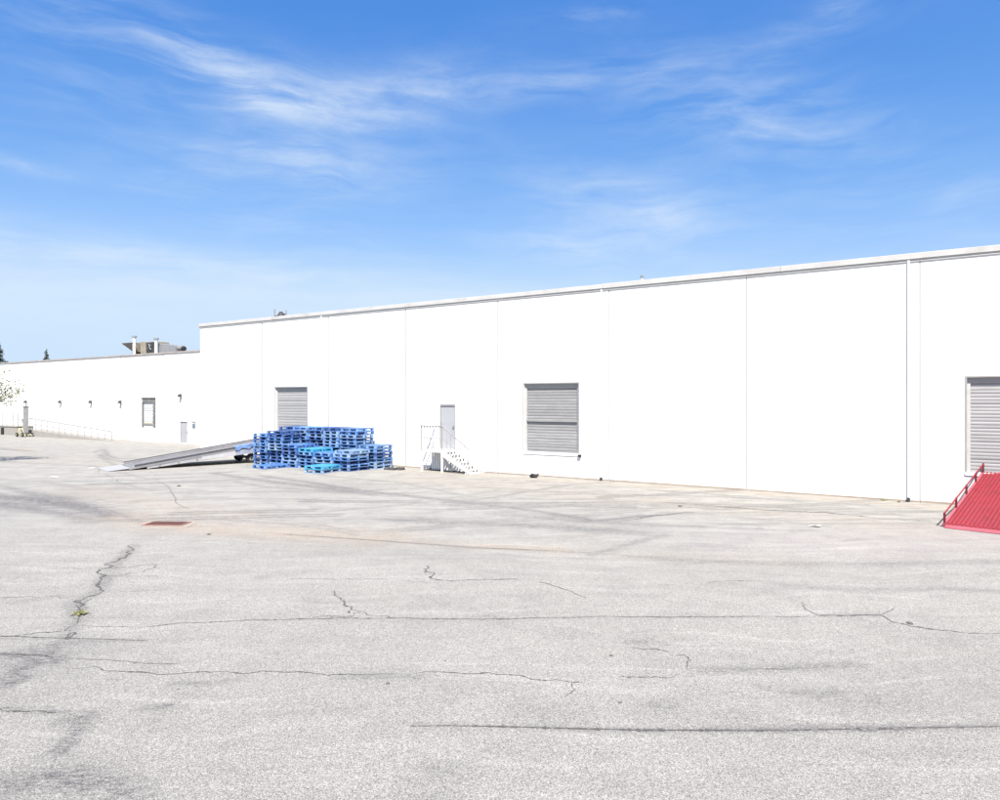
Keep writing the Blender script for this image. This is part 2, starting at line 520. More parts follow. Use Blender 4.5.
def build_ground():
    xs = axis_coords(-36, 24, 0.1, 1200)
    ys = axis_coords(3.0, 40, 0.085, 1200)
    nx, ny = len(xs), len(ys)
    X, Y = np.meshgrid(xs, ys)
    Z = hgt(X, Y)
    co = np.stack([X, Y, Z], -1).reshape(-1, 3).astype(np.float32)
    me = bpy.data.meshes.new('ground')
    me.vertices.add(nx * ny)
    me.vertices.foreach_set('co', co.ravel())
    i = np.arange((nx - 1) * (ny - 1))
    r, c = i // (nx - 1), i % (nx - 1)
    a = r * nx + c
    quads = np.stack([a, a + 1, a + nx + 1, a + nx], -1).astype(np.int32)
    me.loops.add(quads.size)
    me.loops.foreach_set('vertex_index', quads.ravel())
    me.polygons.add(len(quads))
    me.polygons.foreach_set('loop_start', (np.arange(len(quads)) * 4).astype(np.int32))
    me.polygons.foreach_set('loop_total', np.full(len(quads), 4, np.int32))
    me.polygons.foreach_set('use_smooth', np.ones(len(quads), bool))
    me.update(calc_edges=True)

    dark = np.zeros(X.shape)
    tan = np.zeros(X.shape)
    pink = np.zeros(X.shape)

    def stroke(layer, pts, w, s):
        q = [tuple(G(*p))[:2] for p in pts]
        x0, x1 = min(p[0] for p in q) - 3 * w, max(p[0] for p in q) + 3 * w
        y0, y1 = min(p[1] for p in q) - 3 * w, max(p[1] for p in q) + 3 * w
        ci = np.where((xs >= x0) & (xs <= x1))[0]
        ri = np.where((ys >= y0) & (ys <= y1))[0]
        if len(ci) == 0 or len(ri) == 0:
            return
        sl_ = np.ix_(ri, ci)
        d = seg_dist(X[sl_], Y[sl_], q)
        layer[sl_] = np.maximum(layer[sl_], s * np.exp(-(d / w) ** 2))

    def blob(layer, px, py, hx, hy, s):
        c_ = G(px, py)
        rx = hx * c_.y / F
        ry = (G(px, py - hy).y - G(px, py + hy).y) / 2
        e = np.exp(-(((X - c_.x) / rx) ** 2 + ((Y - c_.y) / ry) ** 2))
        layer += s * e
    # tyre rubber and oily traces
    for pts, w, s in [
        ([(-40, 494), (0, 497), (40, 499), (85, 506), (112, 514)], 0.45, 0.9),
        ([(-40, 500), (20, 505), (60, 511), (85, 518)], 0.35, 0.7),
        ([(-30, 484), (5, 487), (30, 494), (70, 499)], 0.25, 0.55),
        ([(-20, 477), (10, 480), (40, 482), (90, 490)], 0.18, 0.35),
        ([(30, 498), (60, 501), (100, 506), (130, 516), (150, 524)], 0.14, 0.6),
        ([(94, 453), (104, 449.5), (108, 456), (117, 459), (142, 460)], 0.13, 0.75),
        ([(98, 455), (110, 460), (128, 463)], 0.16, 0.6),
        ([(100, 447), (104, 452), (101, 458), (112, 464), (125, 471)], 0.12, 0.5),
        ([(0, 449), (14, 450.5), (30, 451.5)], 0.22, 0.9),
        ([(10, 463), (40, 464), (90, 466), (150, 480)], 0.14, 0.35),
        ([(260, 476), (310, 483), (360, 491), (460, 502), (540, 512), (592, 521)], 0.20, 0.75),
        ([(215, 474), (262, 481), (330, 489), (372, 495)], 0.26, 0.7),
        ([(235, 482), (262, 487), (330, 492), (412, 494), (430, 492)], 0.15, 0.5),
        ([(300, 470), (330, 477), (400, 483), (470, 497), (500, 500)], 0.12, 0.45),
        ([(452, 505), (480, 500), (516, 494), (572, 485), (620, 482)], 0.13, 0.55),
        ([(330, 512), (400, 506), (430, 502), (500, 490)], 0.11, 0.4),
        ([(588, 522), (620, 519), (662, 515), (690, 513)], 0.14, 0.8),
        ([(592, 552), (640, 541), (665, 536)], 0.13, 0.45),
        ([(400, 520), (450, 523), (560, 528), (640, 533)], 0.30, 0.45),
        ([(490, 514), (560, 520), (640, 525), (700, 527)], 0.22, 0.45),
        ([(284, 532), (380, 538), (476, 546), (580, 550), (660, 556), (780, 562)], 0.06, 0.55),
        ([(660, 558), (760, 561), (880, 562), (1010, 562)], 0.20, 0.4),
        ([(780, 585), (860, 590), (930, 588), (1010, 592)], 0.18, 0.35),
        ([(667, 503), (720, 507), (772, 511), (825, 513), (880, 519), (930, 522)], 0.07, 0.8),
        ([(727, 517), (780, 521), (825, 527)], 0.08, 0.5),
        ([(540, 486), (640, 489), (740, 497), (900, 507)], 0.08, 0.4),
        ([(500, 483), (570, 485), (650, 489)], 0.10, 0.3),
        # foreground
        ([(135, 546), (118, 562), (104, 580), (98, 592), (74, 604), (78, 620), (66, 640), (40, 660), (0, 686), (-20, 700)], 0.13, 0.55),
        ([(88, 598), (60, 597), (20, 602)], 0.12, 0.30),
        ([(0, 640), (70, 641), (150, 642)], 0.05, 0.45),
        ([(0, 655), (50, 660), (60, 664)], 0.07, 0.9),
        ([(60, 657), (30, 650), (70, 645)], 0.10, 0.5),
        ([(0, 690), (14, 684), (24, 680)], 0.09, 1.0),
        ([(0, 710), (45, 712), (82, 716)], 0.05, 0.8),
        ([(88, 716), (72, 736), (58, 752)], 0.10, 0.8),
        ([(60, 722), (75, 720)], 0.08, 0.6),
        ([(-10, 788), (60, 778), (110, 785), (140, 800)], 0.20, 0.55),
        ([(145, 708), (160, 707), (172, 706)], 0.07, 0.75),
        ([(170, 684), (200, 684), (230, 682)], 0.05, 0.6),
        ([(340, 677), (380, 677), (420, 677)], 0.07, 0.5),
        ([(410, 727), (520, 728), (620, 730), (800, 729), (1010, 727)], 0.05, 0.55),
        ([(700, 729), (800, 728), (910, 728)], 0.06, 0.8),
        ([(700, 670), (760, 668), (860, 664)], 0.09, 0.6),
        ([(630, 642), (650, 641), (665, 644)], 0.06, 0.6),
        ([(0, 618), (300, 620), (500, 619), (880, 615)], 0.045, 0.25),
        ([(760, 686), (820, 694), (840, 690)], 0.08, 0.45),
    ]:
        stroke(dark, pts, w, s)
    rr_ = random.Random(21)
    for k in range(34):
        c0 = (rr_.uniform(20, 900), rr_.uniform(474, 532))
        if c0[1] < 470 + max(0, c0[0] - 400) * 0.075:
            continue
        a0 = rr_.uniform(-0.35, 0.35)
        cur = rr_.uniform(-0.12, 0.12)
        g0 = G(*c0)
        L_ = rr_.uniform(3, 9)
        w_, s_ = rr_.uniform(0.05, 0.10), rr_.uniform(0.35, 0.85)
        for off in (0, rr_.choice((0.28, 1.7))):
            q = []
            x_, y_, h_ = g0.x, g0.y + off, a0
            for _ in range(12):
                q.append((x_, y_))
                x_ += math.cos(h_) * L_ / 12
                y_ += math.sin(h_) * L_ / 12
                h_ += cur * L_ / 12
            ci = np.where((xs >= min(p[0] for p in q) - 0.5) & (xs <= max(p[0] for p in q) + 0.5))[0]
            ri = np.where((ys >= min(p[1] for p in q) - 0.5) & (ys <= max(p[1] for p in q) + 0.5))[0]
            if len(ci) and len(ri):
                ix = np.ix_(ri, ci)
                d = seg_dist(X[ix], Y[ix], q)
                dark[ix] = np.maximum(dark[ix], s_ * np.exp(-(d / w_) ** 2))
    for px, py, hx, hy, s in [(40, 501, 60, 10, 0.45), (580, 526, 60, 9, 0.35), (450, 520, 70, 6, 0.25), (660, 705, 24, 8, 0.4),
                              (740, 715, 22, 6, 0.3), (540, 712, 40, 10, 0.3), (60, 776, 60, 20, 0.3), (25, 665, 55, 22, 0.35),
                              (440, 770, 30, 10, 0.3), (870, 700, 70, 12, 0.25), (340, 487, 60, 7, 0.3), (960, 640, 60, 14, 0.12)]:
        blob(dark, px, py, hx, hy, s)
    # dust and rust washed to the drain
    for pts, w, s in [
        ([(120, 515), (167, 524), (230, 528), (300, 532), (380, 536)], 0.9, 0.85),
        ([(190, 525), (240, 531), (300, 534)], 0.28, 0.9),
        ([(80, 490), (140, 500), (190, 512), (240, 515)], 1.1, 0.5),
        ([(380, 537), (480, 545), (560, 548)], 0.35, 0.6),
        ([(484, 544), (520, 546), (556, 548)], 0.25, 0.9),
        ([(560, 549), (700, 556), (780, 560)], 0.5, 0.25),
        ([(14, 449), (36, 452)], 0.4, 1.0),
        ([(0, 455), (100, 465), (160, 470)], 1.6, 0.25),
        ([(400, 471), (600, 484), (760, 494), (940, 508)], 0.5, 0.55),
        ([(420, 480), (600, 497), (800, 516), (930, 530)], 1.4, 0.35),
    ]:
        stroke(tan, pts, w, s)
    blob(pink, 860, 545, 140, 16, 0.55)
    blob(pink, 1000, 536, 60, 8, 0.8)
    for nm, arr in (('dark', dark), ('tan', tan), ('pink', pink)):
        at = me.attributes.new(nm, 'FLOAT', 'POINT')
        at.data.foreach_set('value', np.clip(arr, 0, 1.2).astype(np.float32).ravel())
    me.materials.append(asphalt())
    o = link('ground', me)
    return tag(o, 'wide worn pale grey asphalt yard with tyre marks and cracks', 'ground', kind='structure')


def asphalt():
    m = bpy.data.materials.new('asphalt')
    m.use_nodes = True
    N = NT(m.node_tree)
    out = N.n('ShaderNodeOutputMaterial')
    bs = N.n('ShaderNodeBsdfPrincipled')
    N.l(bs.outputs[0], out.inputs[0])
    tc = N.n('ShaderNodeTexCoord')
    P = tc.outputs['Object']

    def attr(nm):
        a = N.n('ShaderNodeAttribute')
        a.attribute_name = nm
        return a.outputs['Fac']
    sep = N.n('ShaderNodeSeparateXYZ')
    N.l(P, sep.inputs[0])
    # older, smoother paving lies beyond the drain line
    edge = N.m('ADD', sep.outputs[1], N.m('MULTIPLY', sep.outputs[0], 0.11))
    far = N.rng(edge, 13.2, 17.5, 0, 1, True)
    big = N.noise(P, 0.22, 6, 0.6)
    mid = N.noise(P, 1.3, 6, 0.65)
    wrp = N.n('ShaderNodeTexNoise')
    N.l(P, wrp.inputs['Vector'])
    wrp.inputs['Scale'].default_value = 0.35
    wv = N.n('ShaderNodeVectorMath', operation='MULTIPLY_ADD')
    N.l(wrp.outputs['Color'], wv.inputs[0])
    wv.inputs[1].default_value = (1.6, 1.6, 0)
    N.l(P, wv.inputs[2])
    streak = N.noise(N.mapping(wv.outputs[0], scale=(0.25, 3.6, 1), rot=(0, 0, math.radians(4))), 1.0, 8, 0.74)
    streak2 = N.noise(N.mapping(wv.outputs[0], scale=(0.30, 3.2, 1), rot=(0, 0, math.radians(33))), 1.0, 6, 0.68)
    base = N.mix(N.rng(big, 0.3, 0.7), (0.284, 0.276, 0.250), (0.328, 0.319, 0.290))
    base = N.mix(far, base, N.mix(N.rng(big, 0.3, 0.7), (0.306, 0.298, 0.272), (0.352, 0.343, 0.315)))
    base = N.mix(N.rng(mid, 0.45, 0.75, 0.0, 0.42), base, (0.215, 0.208, 0.20))
    sd = N.m('MULTIPLY', N.rng(streak, 0.50, 0.70, 0.0, 0.6), N.rng(edge, 8, 16, 0.35, 1.0))
    base = N.mix(sd, base, (0.195, 0.190, 0.185))
    sd2 = N.m('MULTIPLY', N.rng(streak2, 0.50, 0.72, 0.0, 0.55), far)
    base = N.mix(sd2, base, (0.20, 0.19, 0.18))
    sl_ = N.m('MULTIPLY', N.rng(streak, 0.30, 0.46, 0.55, 0.0), 1.0)
    base = N.mix(sl_, base, (0.42, 0.405, 0.38))
    # thin dry scuff lines across the older paving
    thin = N.noise(N.mapping(wv.outputs[0], scale=(0.55, 8.5, 1), rot=(0, 0, math.radians(9))), 1.0, 4, 0.6)
    ln = N.rng(N.m('ABSOLUTE', N.m('SUBTRACT', thin, 0.5)), 0.0, 0.035, 1.0, 0.0)
    ln = N.m('MULTIPLY', N.m('MULTIPLY', ln, N.rng(mid, 0.42, 0.62, 0.0, 0.75)), N.rng(far, 0, 1, 0.18, 1.0))
    base = N.mix(ln, base, (0.15, 0.147, 0.145))
    thin2 = N.noise(N.mapping(wv.outputs[0], scale=(0.5, 7.0, 1), rot=(0, 0, math.radians(-24)), loc=(7, 3, 0)), 1.0, 4, 0.6)
    ln2 = N.rng(N.m('ABSOLUTE', N.m('SUBTRACT', thin2, 0.5)), 0.0, 0.025, 1.0, 0.0)
    ln2 = N.m('MULTIPLY', N.m('MULTIPLY', ln2, N.rng(big, 0.48, 0.62, 0.0, 0.8)), far)
    base = N.mix(ln2, base, (0.15, 0.147, 0.145))
    # coarser, more open stone in the newer paving nearest the yard entrance
    coarse = N.rng(edge, 5.0, 12.0, 1.0, 0.0, True)
    base = N.mix(N.m('MULTIPLY', coarse, 0.24), base, (0.215, 0.212, 0.198))
    # washed-in dust
    tn = N.m('MULTIPLY', attr('tan'), N.rng(N.noise(P, 2.2, 5, 0.65), 0.3, 0.65, 0.25, 1.0), clamp=True)
    base = N.mix(N.m('MULTIPLY', tn, 0.80), base, (0.335, 0.270, 0.205))
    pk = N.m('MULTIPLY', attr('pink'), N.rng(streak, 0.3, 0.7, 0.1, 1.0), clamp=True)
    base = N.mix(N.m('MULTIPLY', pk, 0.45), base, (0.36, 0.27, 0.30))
    # exposed aggregate: every stone has its own tone
    vo = N.n('ShaderNodeTexVoronoi')
    vo.inputs['Scale'].default_value = 118
    N.l(P, vo.inputs['Vector'])
    sv = N.n('ShaderNodeSeparateColor')
    N.l(vo.outputs['Color'], sv.inputs[0])
    stone = N.m('MULTIPLY', N.rng(sv.outputs[0], 0.0, 1.0, 0.62, 1.37), N.rng(sv.outputs[2], 0.0, 0.14, 0.55, 1.0))
    # rubber and oil, broken up by the stone underneath
    brk = N.rng(N.noise(N.mapping(P, scale=(0.7, 3.0, 1)), 8.0, 8, 0.82), 0.40, 0.58, 0.05, 1.25)
    dk = N.m('MULTIPLY', N.m('MULTIPLY', attr('dark'), brk), N.rng(sv.outputs[1], 0, 1, 0.45, 1.5), clamp=True)
    base = N.mix(dk, base, (0.105, 0.104, 0.106))
    vo2 = N.n('ShaderNodeTexVoronoi')
    vo2.inputs['Scale'].default_value = 190
    N.l(P, vo2.inputs['Vector'])
    sv2 = N.n('ShaderNodeSeparateColor')
    N.l(vo2.outputs['Color'], sv2.inputs[0])
    grit = N.rng(sv2.outputs[0], 0.0, 1.0, 0.80, 1.20)
    gaps = N.rng(vo.outputs['Distance'], 0.35, 0.75, 1.0, 0.66)
    k = N.m('MULTIPLY', N.m('MULTIPLY', stone, grit), gaps)
    k = N.m('MULTIPLY', k, N.rng(N.noise(P, 22, 4, 0.75), 0.25, 0.75, 0.86, 1.14))
    k = N.m('MULTIPLY', k, 1.09)
    amt = N.rng(far, 0, 1, 1.0, 0.6)
    kk = N.m('ADD', N.m('MULTIPLY', N.m('SUBTRACT', k, 1.0), amt), 1.0)
    hs = N.n('ShaderNodeHueSaturation')
    N.l(base, hs.inputs['Color'])
    N.l(kk, hs.inputs['Value'])
    N.l(hs.outputs[0], bs.inputs['Base Color'])
    bs.inputs['Roughness'].default_value = 0.92
    bs.inputs['Specular IOR Level'].default_value = 0.2
    bp = N.n('ShaderNodeBump')
    bp.inputs['Strength'].default_value = 0.45
    bp.inputs['Distance'].default_value = 0.004
    hh = N.m('SUBTRACT', 1.0, vo.outputs['Distance'])
    hh = N.m('ADD', hh, N.m('MULTIPLY', N.noise(P, 9, 5, 0.6), 1.2))
    N.l(hh, bp.inputs['Height'])
    N.l(bp.outputs[0], bs.inputs['Normal'])
    return m


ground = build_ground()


def crack(pts, w=0.012, rough=0.05, m='crack_fill', level=5, gap=0.0):
    level += 1
    """a crack: a jagged ribbon of dirt that follows the paving surface"""
    q = [np.array(tuple(G(*p))[:2]) for p in pts]
    for _ in range(level):
        o = [q[0]]
        for a, b in zip(q[:-1], q[1:]):
            L = np.linalg.norm(b - a)
            if L < 0.05:
                o.append(b)
                continue
            d = (b - a) / L
            nrm = np.array((-d[1], d[0]))
            o.append((a + b) / 2 + nrm * random.gauss(0, (rough * 1.5 + (0.03 if rough > 0.013 else 0.004)) * min(L, 0.9)))
            o.append(b)
        q = o
    mb = MB()
    prev = None
    n = len(q)
    on = True
    for i, p in enumerate(q):
        if gap and random.random() < 0.12:
            on = random.random() > gap
        a, b = q[max(0, i - 1)], q[min(n - 1, i + 1)]
        d = (b - a) / (np.linalg.norm(b - a) + 1e-9)
        nrm = np.array((-d[1], d[0]))
        e = min(1.0, 0.25 + 4.0 * min(i, n - 1 - i) / n)
        hw = 0.5 * w * e * (random.uniform(0.3, 1.5) if random.random() < 0.85 else random.uniform(1.6, 3.2))
        l_, r_ = p + nrm * hw, p - nrm * hw
        z1, z2 = float(hgt(*l_)) + 0.004, float(hgt(*r_)) + 0.004
        cur = ((l_[0], l_[1], z1), (r_[0], r_[1], z2))
        if prev is not None and on:
            mb.quad(prev[0], prev[1], cur[1], cur[0])
        prev = cur
    return mb.build('crack', m, ground)


CR = [
    # the long crack with the weed
    ([(138, 543), (128, 552), (118, 561), (106, 576), (100, 583), (99, 588), (103, 591), (90, 597), (74, 602), (78, 608), (81, 611), (77, 620), (76, 626)], 0.030, 0.09, 'crack_fill', 5, 0),
    ([(130, 550), (112, 569), (101, 585)], 0.014, 0.16, 'crack_soft', 5, 0.3),
    ([(92, 596), (80, 604), (74, 618)], 0.014, 0.16, 'crack_soft', 5, 0.3),
    ([(76, 626), (66, 632), (50, 634), (24, 636), (-10, 638)], 0.016, 0.06, 'crack_fill', 5, 0),
    ([(68, 634), (67, 641), (72, 634)], 0.022, 0.1, 'crack_fill', 4, 0),
    ([(74, 602), (60, 597), (20, 598), (-15, 600)], 0.010, 0.04, 'crack_soft', 5, 0.2),
    ([(104, 591), (160, 591), (240, 590)], 0.008, 0.02, 'crack_soft', 5, 0.3),
    ([(106, 577), (122, 577), (200, 578), (350, 580), (440, 583)], 0.012, 0.02, 'crack_soft', 6, 0.4),
    ([(0, 568), (60, 569), (160, 569)], 0.010, 0.02, 'crack_soft', 6, 0.4),
    ([(78, 627), (140, 629), (178, 625), (240, 622), (300, 620), (400, 618), (500, 619), (640, 617), (760, 616), (880, 615)], 0.013, 0.012, 'crack_fill', 6, 0.12),
    ([(-10, 637), (70, 640), (148, 642)], 0.014, 0.006, 'crack_fill', 5, 0),
    ([(60, 660), (110, 662), (180, 665)], 0.012, 0.01, 'crack_soft', 5, 0.1),
    ([(-10, 655), (30, 657), (52, 660)], 0.020, 0.03, 'crack_fill', 5, 0.1),
    ([(60, 672), (120, 673), (200, 673), (300, 672), (360, 675), (400, 674)], 0.012, 0.02, 'crack_fill', 6, 0.3),
    ([(400, 674), (450, 673), (502, 675), (545, 681), (572, 683), (600, 680), (640, 677), (690, 671)], 0.013, 0.03, 'crack_fill', 6, 0.15),
    ([(690, 671), (691, 660), (685, 655), (665, 651), (630, 648)], 0.011, 0.05, 'crack_fill', 5, 0.15),
    ([(572, 683), (575, 690), (566, 696)], 0.010, 0.08, 'crack_fill', 4, 0),
    ([(690, 671), (760, 668), (800, 667)], 0.012, 0.03, 'crack_soft', 5, 0.3),
    ([(334, 592), (342, 601), (352, 608), (353, 611), (362, 612)], 0.022, 0.08, 'crack_fill', 5, 0),
    ([(362, 612), (376, 616), (392, 619)], 0.012, 0.06, 'crack_fill', 5, 0),
    ([(362, 612), (352, 617), (310, 619)], 0.010, 0.05, 'crack_fill', 5, 0.1),
    ([(-10, 709), (40, 712), (84, 715)], 0.014, 0.02, 'crack_fill', 5, 0.15),
    ([(410, 727), (520, 728), (620, 730), (720, 730), (860, 729), (1010, 727)], 0.020, 0.004, 'crack_fill', 6, 0),
    ([(690, 729.6), (800, 728.8), (1010, 727.2)], 0.040, 0.004, 'crack_soft', 6, 0),
    ([(426, 566), (434, 573), (440, 581)], 0.022, 0.1, 'crack_fill', 5, 0),
    ([(400, 580), (470, 580), (512, 579), (548, 584), (570, 591), (590, 600)], 0.014, 0.03, 'crack_fill', 6, 0.2),
    ([(480, 617), (490, 615), (500, 620)], 0.012, 0.08, 'crack_soft', 4, 0),
    ([(802, 602), (808, 610), (818, 615), (880, 615), (892, 622), (912, 627), (950, 631), (1005, 635)], 0.016, 0.03, 'crack_fill', 6, 0),
    ([(880, 615), (890, 611), (897, 607)], 0.012, 0.06, 'crack_soft', 5, 0),
    # beyond the drain
    ([(153, 479), (169, 488), (174, 496), (177, 504), (190, 510), (208, 511)], 0.022, 0.01, 'crack_soft', 5, 0),
    ([(90, 466), (108, 476), (130, 486), (150, 490)], 0.022, 0.02, 'crack_soft', 5, 0.1),
    ([(284, 532), (380, 538), (476, 546), (560, 549)], 0.020, 0.01, 'crack_soft', 6, 0.1),
    ([(667, 503), (720, 507), (772, 511), (825, 513), (880, 519), (930, 522)], 0.035, 0.02, 'crack_fill', 6, 0.25),
    ([(560, 486), (640, 490), (700, 494), (770, 499)], 0.030, 0.02, 'crack_soft', 6, 0.3),
    ([(440, 478), (520, 481), (620, 487)], 0.04, 0.02, 'crack_soft', 6, 0.4),
    ([(620, 522), (660, 516), (684, 513)], 0.035, 0.03, 'crack_fill', 5, 0.1),
    ([(330, 494), (400, 489), (470, 483)], 0.035, 0.03, 'crack_soft', 5, 0.3),
    ([(650, 585), (760, 580), (765, 584)], 0.010, 0.03, 'crack_soft', 5, 0.4),
]
for args in CR:
    crack(*args)


# ------------------------------------------------------------------ main warehouse
H_MAIN = 7.28
PITCH = 4.99
JOINTS = [12.46 - PITCH * k for k in range(0, 8)][::-1]
JOINTS[0] = -22.95
JOINTS += [12.46 + PITCH * k for k in range(1, 4)]
HOLES = {'left': (-16.44, -14.0, 0.97, 3.71), 'mid': (-1.25, 1.19, 0.97, 3.71), 'right': (13.62, 16.06, 0.97, 3.71), 'person': (-5.56, -4.70, 0.92, 2.86)}
mainb = thing('warehouse', 'long white tilt-up concrete warehouse with grey roller doors and pale fascia', 'warehouse', P0, WROT)
for a, b in zip(JOINTS[:-1], JOINTS[1:]):
    hs = [h for h in HOLES.values() if a < h[0] and h[1] < b]
    ga, gb = [0.030 if q < -10 else 0.023 if q < 0 else (0.018 if q < 5 else 0.011) for q in (a, b)]
    MB().grid_holes([a + ga, b - gb], [-0.3, H_MAIN], hs, 0.0, 0.30).build('wall_panel', 'white_wall', mainb, 0.005)
for a, b in zip(JOINTS[:-1], JOINTS[1:]):
    MB().box(a + 0.02, b - 0.02, -0.014, -0.001, -0.2, 0.045 + random.uniform(0, 0.015)).build('footing', 'collar_tan', mainb)
for j in JOINTS[1:-1]:
    MB().box(j - 0.05, j + 0.05, 0.016, 0.2, -0.3, H_MAIN - 0.02).build('joint_seal', 'joint_filler', mainb)
RIGHT = JOINTS[-1]
MB().box(-22.95 + 0.012, -22.65, 0.302, 24, -0.3, H_MAIN).build('side_wall', 'white_wall', mainb)
MB().box(RIGHT - 0.30, RIGHT - 0.012, 0.302, 24, -0.3, H_MAIN).build('side_wall', 'white_wall', mainb)
MB().box(-22.64, RIGHT - 0.31, 23.7, 24, -0.3, H_MAIN).build('back_wall', 'white_wall', mainb)
MB().box(-22.64, RIGHT - 0.31, 0.31, 23.69, H_MAIN - 0.6, H_MAIN - 0.2).build('roof', 'roof_felt', mainb)
# fascia: lengths of painted metal that hang 11 cm in front of the wall
fx = np.linspace(-23.0, RIGHT + 0.05, 9)
for i, (a, b) in enumerate(zip(fx[:-1], fx[1:])):
    d = random.uniform(-0.008, 0.008)
    MB().box(a + 0.004, b - 0.004, -0.065, 0.34, H_MAIN + 0.003, H_MAIN + 0.175 + d).build('fascia', 'fascia_paint', mainb, 0.01)
    MB().box(a + 0.004, b - 0.004, -0.03, -0.003, H_MAIN - 0.07, H_MAIN + 0.001).build('fascia_strip', 'fascia_paint', mainb)


def downspout(t):
    m = MB()
    m.box(t - 0.035, t + 0.035, -0.042, -0.006, 0.12, H_MAIN + 0.001)
    o = m.build('downspout', 'white_wall', mainb, 0.008)
    for z in (1.2, 3.2, 5.2, 6.8):
        MB().box(t - 0.055, t + 0.055, -0.02, -0.002, z, z + 0.04).build('bracket', 'white_wall', o)
    MB().box(t - 0.04, t + 0.04, -0.10, -0.008, 0.03, 0.118).build('outlet_shoe', 'dark_iron', o)


for t in (12.17, 2.17, -12.95):
    downspout(t)


def shutter(h, parent, m, bar=None, pitch=0.115, name='roller_door', depth=0.11, rail='rail_mid'):
    """interlocking slats behind the opening, a hood at the top and rails at the sides"""
    x0, x1, z0, z1 = h
    door = MB().box(x0 + 0.02, x1 - 0.02, depth + 0.05, depth + 0.08, z0 + 0.005, z1 - 0.005).build(name, 'frame_grey', parent)
    sm = MB()
    wd = x1 - x0 - 0.18
    # curved slat profile
    prof = [(0.0, 0.0), (-0.010, 0.008), (-0.016, 0.35 * pitch), (-0.015, 0.65 * pitch), (-0.009, pitch - 0.010), (0.0, pitch - 0.002)]
    for (ya, za), (yb, zb) in zip(prof[:-1], prof[1:]):
        sm.quad((-wd / 2, ya, za), (wd / 2, ya, za), (wd / 2, yb, zb), (-wd / 2, yb, zb))
    sm.quad((-wd / 2, 0.012, 0), (-wd / 2, 0.012, pitch), (wd / 2, 0.012, pitch), (wd / 2, 0.012, 0))
    me = sm.mesh('slat', m)
    n = int((z1 - z0 - 0.22) / pitch)
    for k in range(n):
        o = link('slat', me, door)
        o.location = ((x0 + x1) / 2, depth + 0.03 + random.uniform(-0.002, 0.002), z0 + 0.07 + k * pitch)
        o.rotation_euler = (random.uniform(-0.06, 0.06), 0, random.uniform(-0.0006, 0.0006))
    MB().box(x0 + 0.09, x1 - 0.09, depth - 0.01, depth + 0.045, z0 + 0.004, z0 + 0.068).build('bottom_bar', m, door)
    MB().box(x0 + 0.004, x1 - 0.004, depth - 0.03, depth + 0.2, z1 - 0.17, z1 - 0.004).build('hood', 'frame_grey', door, 0.01)
    for xa, xb in ((x0 + 0.004, x0 + 0.088), (x1 - 0.088, x1 - 0.004)):
        MB().box(xa, xb, depth - 0.03, depth + 0.048, z0 + 0.003, z1 - 0.175).build('guide_rail', rail, door, 0.006)
    if bar:
        zz = z0 + bar * (z1 - z0)
        MB().box(x0 + 0.09, x1 - 0.09, depth - 0.055, depth - 0.002, zz - 0.045, zz + 0.05).build('stiffener_bar', m, door, 0.01)
    # steel edging round the opening, a touch proud of the wall
    e = MB()
    e.box(x0 - 0.045, x0 - 0.002, -0.012, 0.02, z0 - 0.04, z1 + 0.045)
    e.box(x1 + 0.002, x1 + 0.045, -0.012, 0.02, z0 - 0.04, z1 + 0.045)
    e.box(x0 - 0.002, x1 + 0.002, -0.012, 0.02, z1 + 0.002, z1 + 0.045)
    e.build('edge_angle', 'frame_grey', door)
    MB().box(x0 - 0.05, x1 + 0.05, -0.03, depth + 0.05, z0 - 0.10, z0 - 0.003).build('sill', 'white_wall', door, 0.008)
    return door


shutter(HOLES['left'], mainb, 'shutter_light', pitch=0.14)
dm = shutter(HOLES['mid'], mainb, 'shutter_grey', bar=0.46)
MB().box(1.21, 1.33, -0.10, -0.004, 0.86, 0.95).build('bumper_stub', 'black_rubber', dm, 0.01)
shutter(HOLES['right'], mainb, 'shutter_light', pitch=0.10)
x0, x1, z0, z1 = HOLES['person']
pd = MB().box(x0 + 0.05, x1 - 0.05, 0.05, 0.10, z0 + 0.01, z1 - 0.06).build('door', 'door_grey', mainb, 0.005)
e = MB()
e.box(x0 + 0.003, x0 + 0.048, 0.01, 0.13, z0 + 0.004, z1 - 0.004)
e.box(x1 - 0.048, x1 - 0.003, 0.01, 0.13, z0 + 0.004, z1 - 0.004)
e.box(x0 + 0.05, x1 - 0.05, 0.012, 0.13, z1 - 0.056, z1 - 0.004)
e.build('door_frame', 'frame_grey', pd)
MB().box(x1 - 0.16, x1 - 0.09, 0.0, 0.048, z0 + 0.92, z0 + 1.02).build('door_handle', 'galvanised', pd, 0.006)
for zz in (0.25, 1.05, 1.8):
    MB().box(x0 + 0.04, x0 + 0.06, 0.03, 0.05, z0 + zz, z0 + zz + 0.1).build('hinge', 'galvanised', pd)
MB().box(x0 + 0.004, x1 - 0.004, 0.13, 0.2, z0 + 0.004, z1 - 0.004).build('door_backing', 'header_dark', pd)

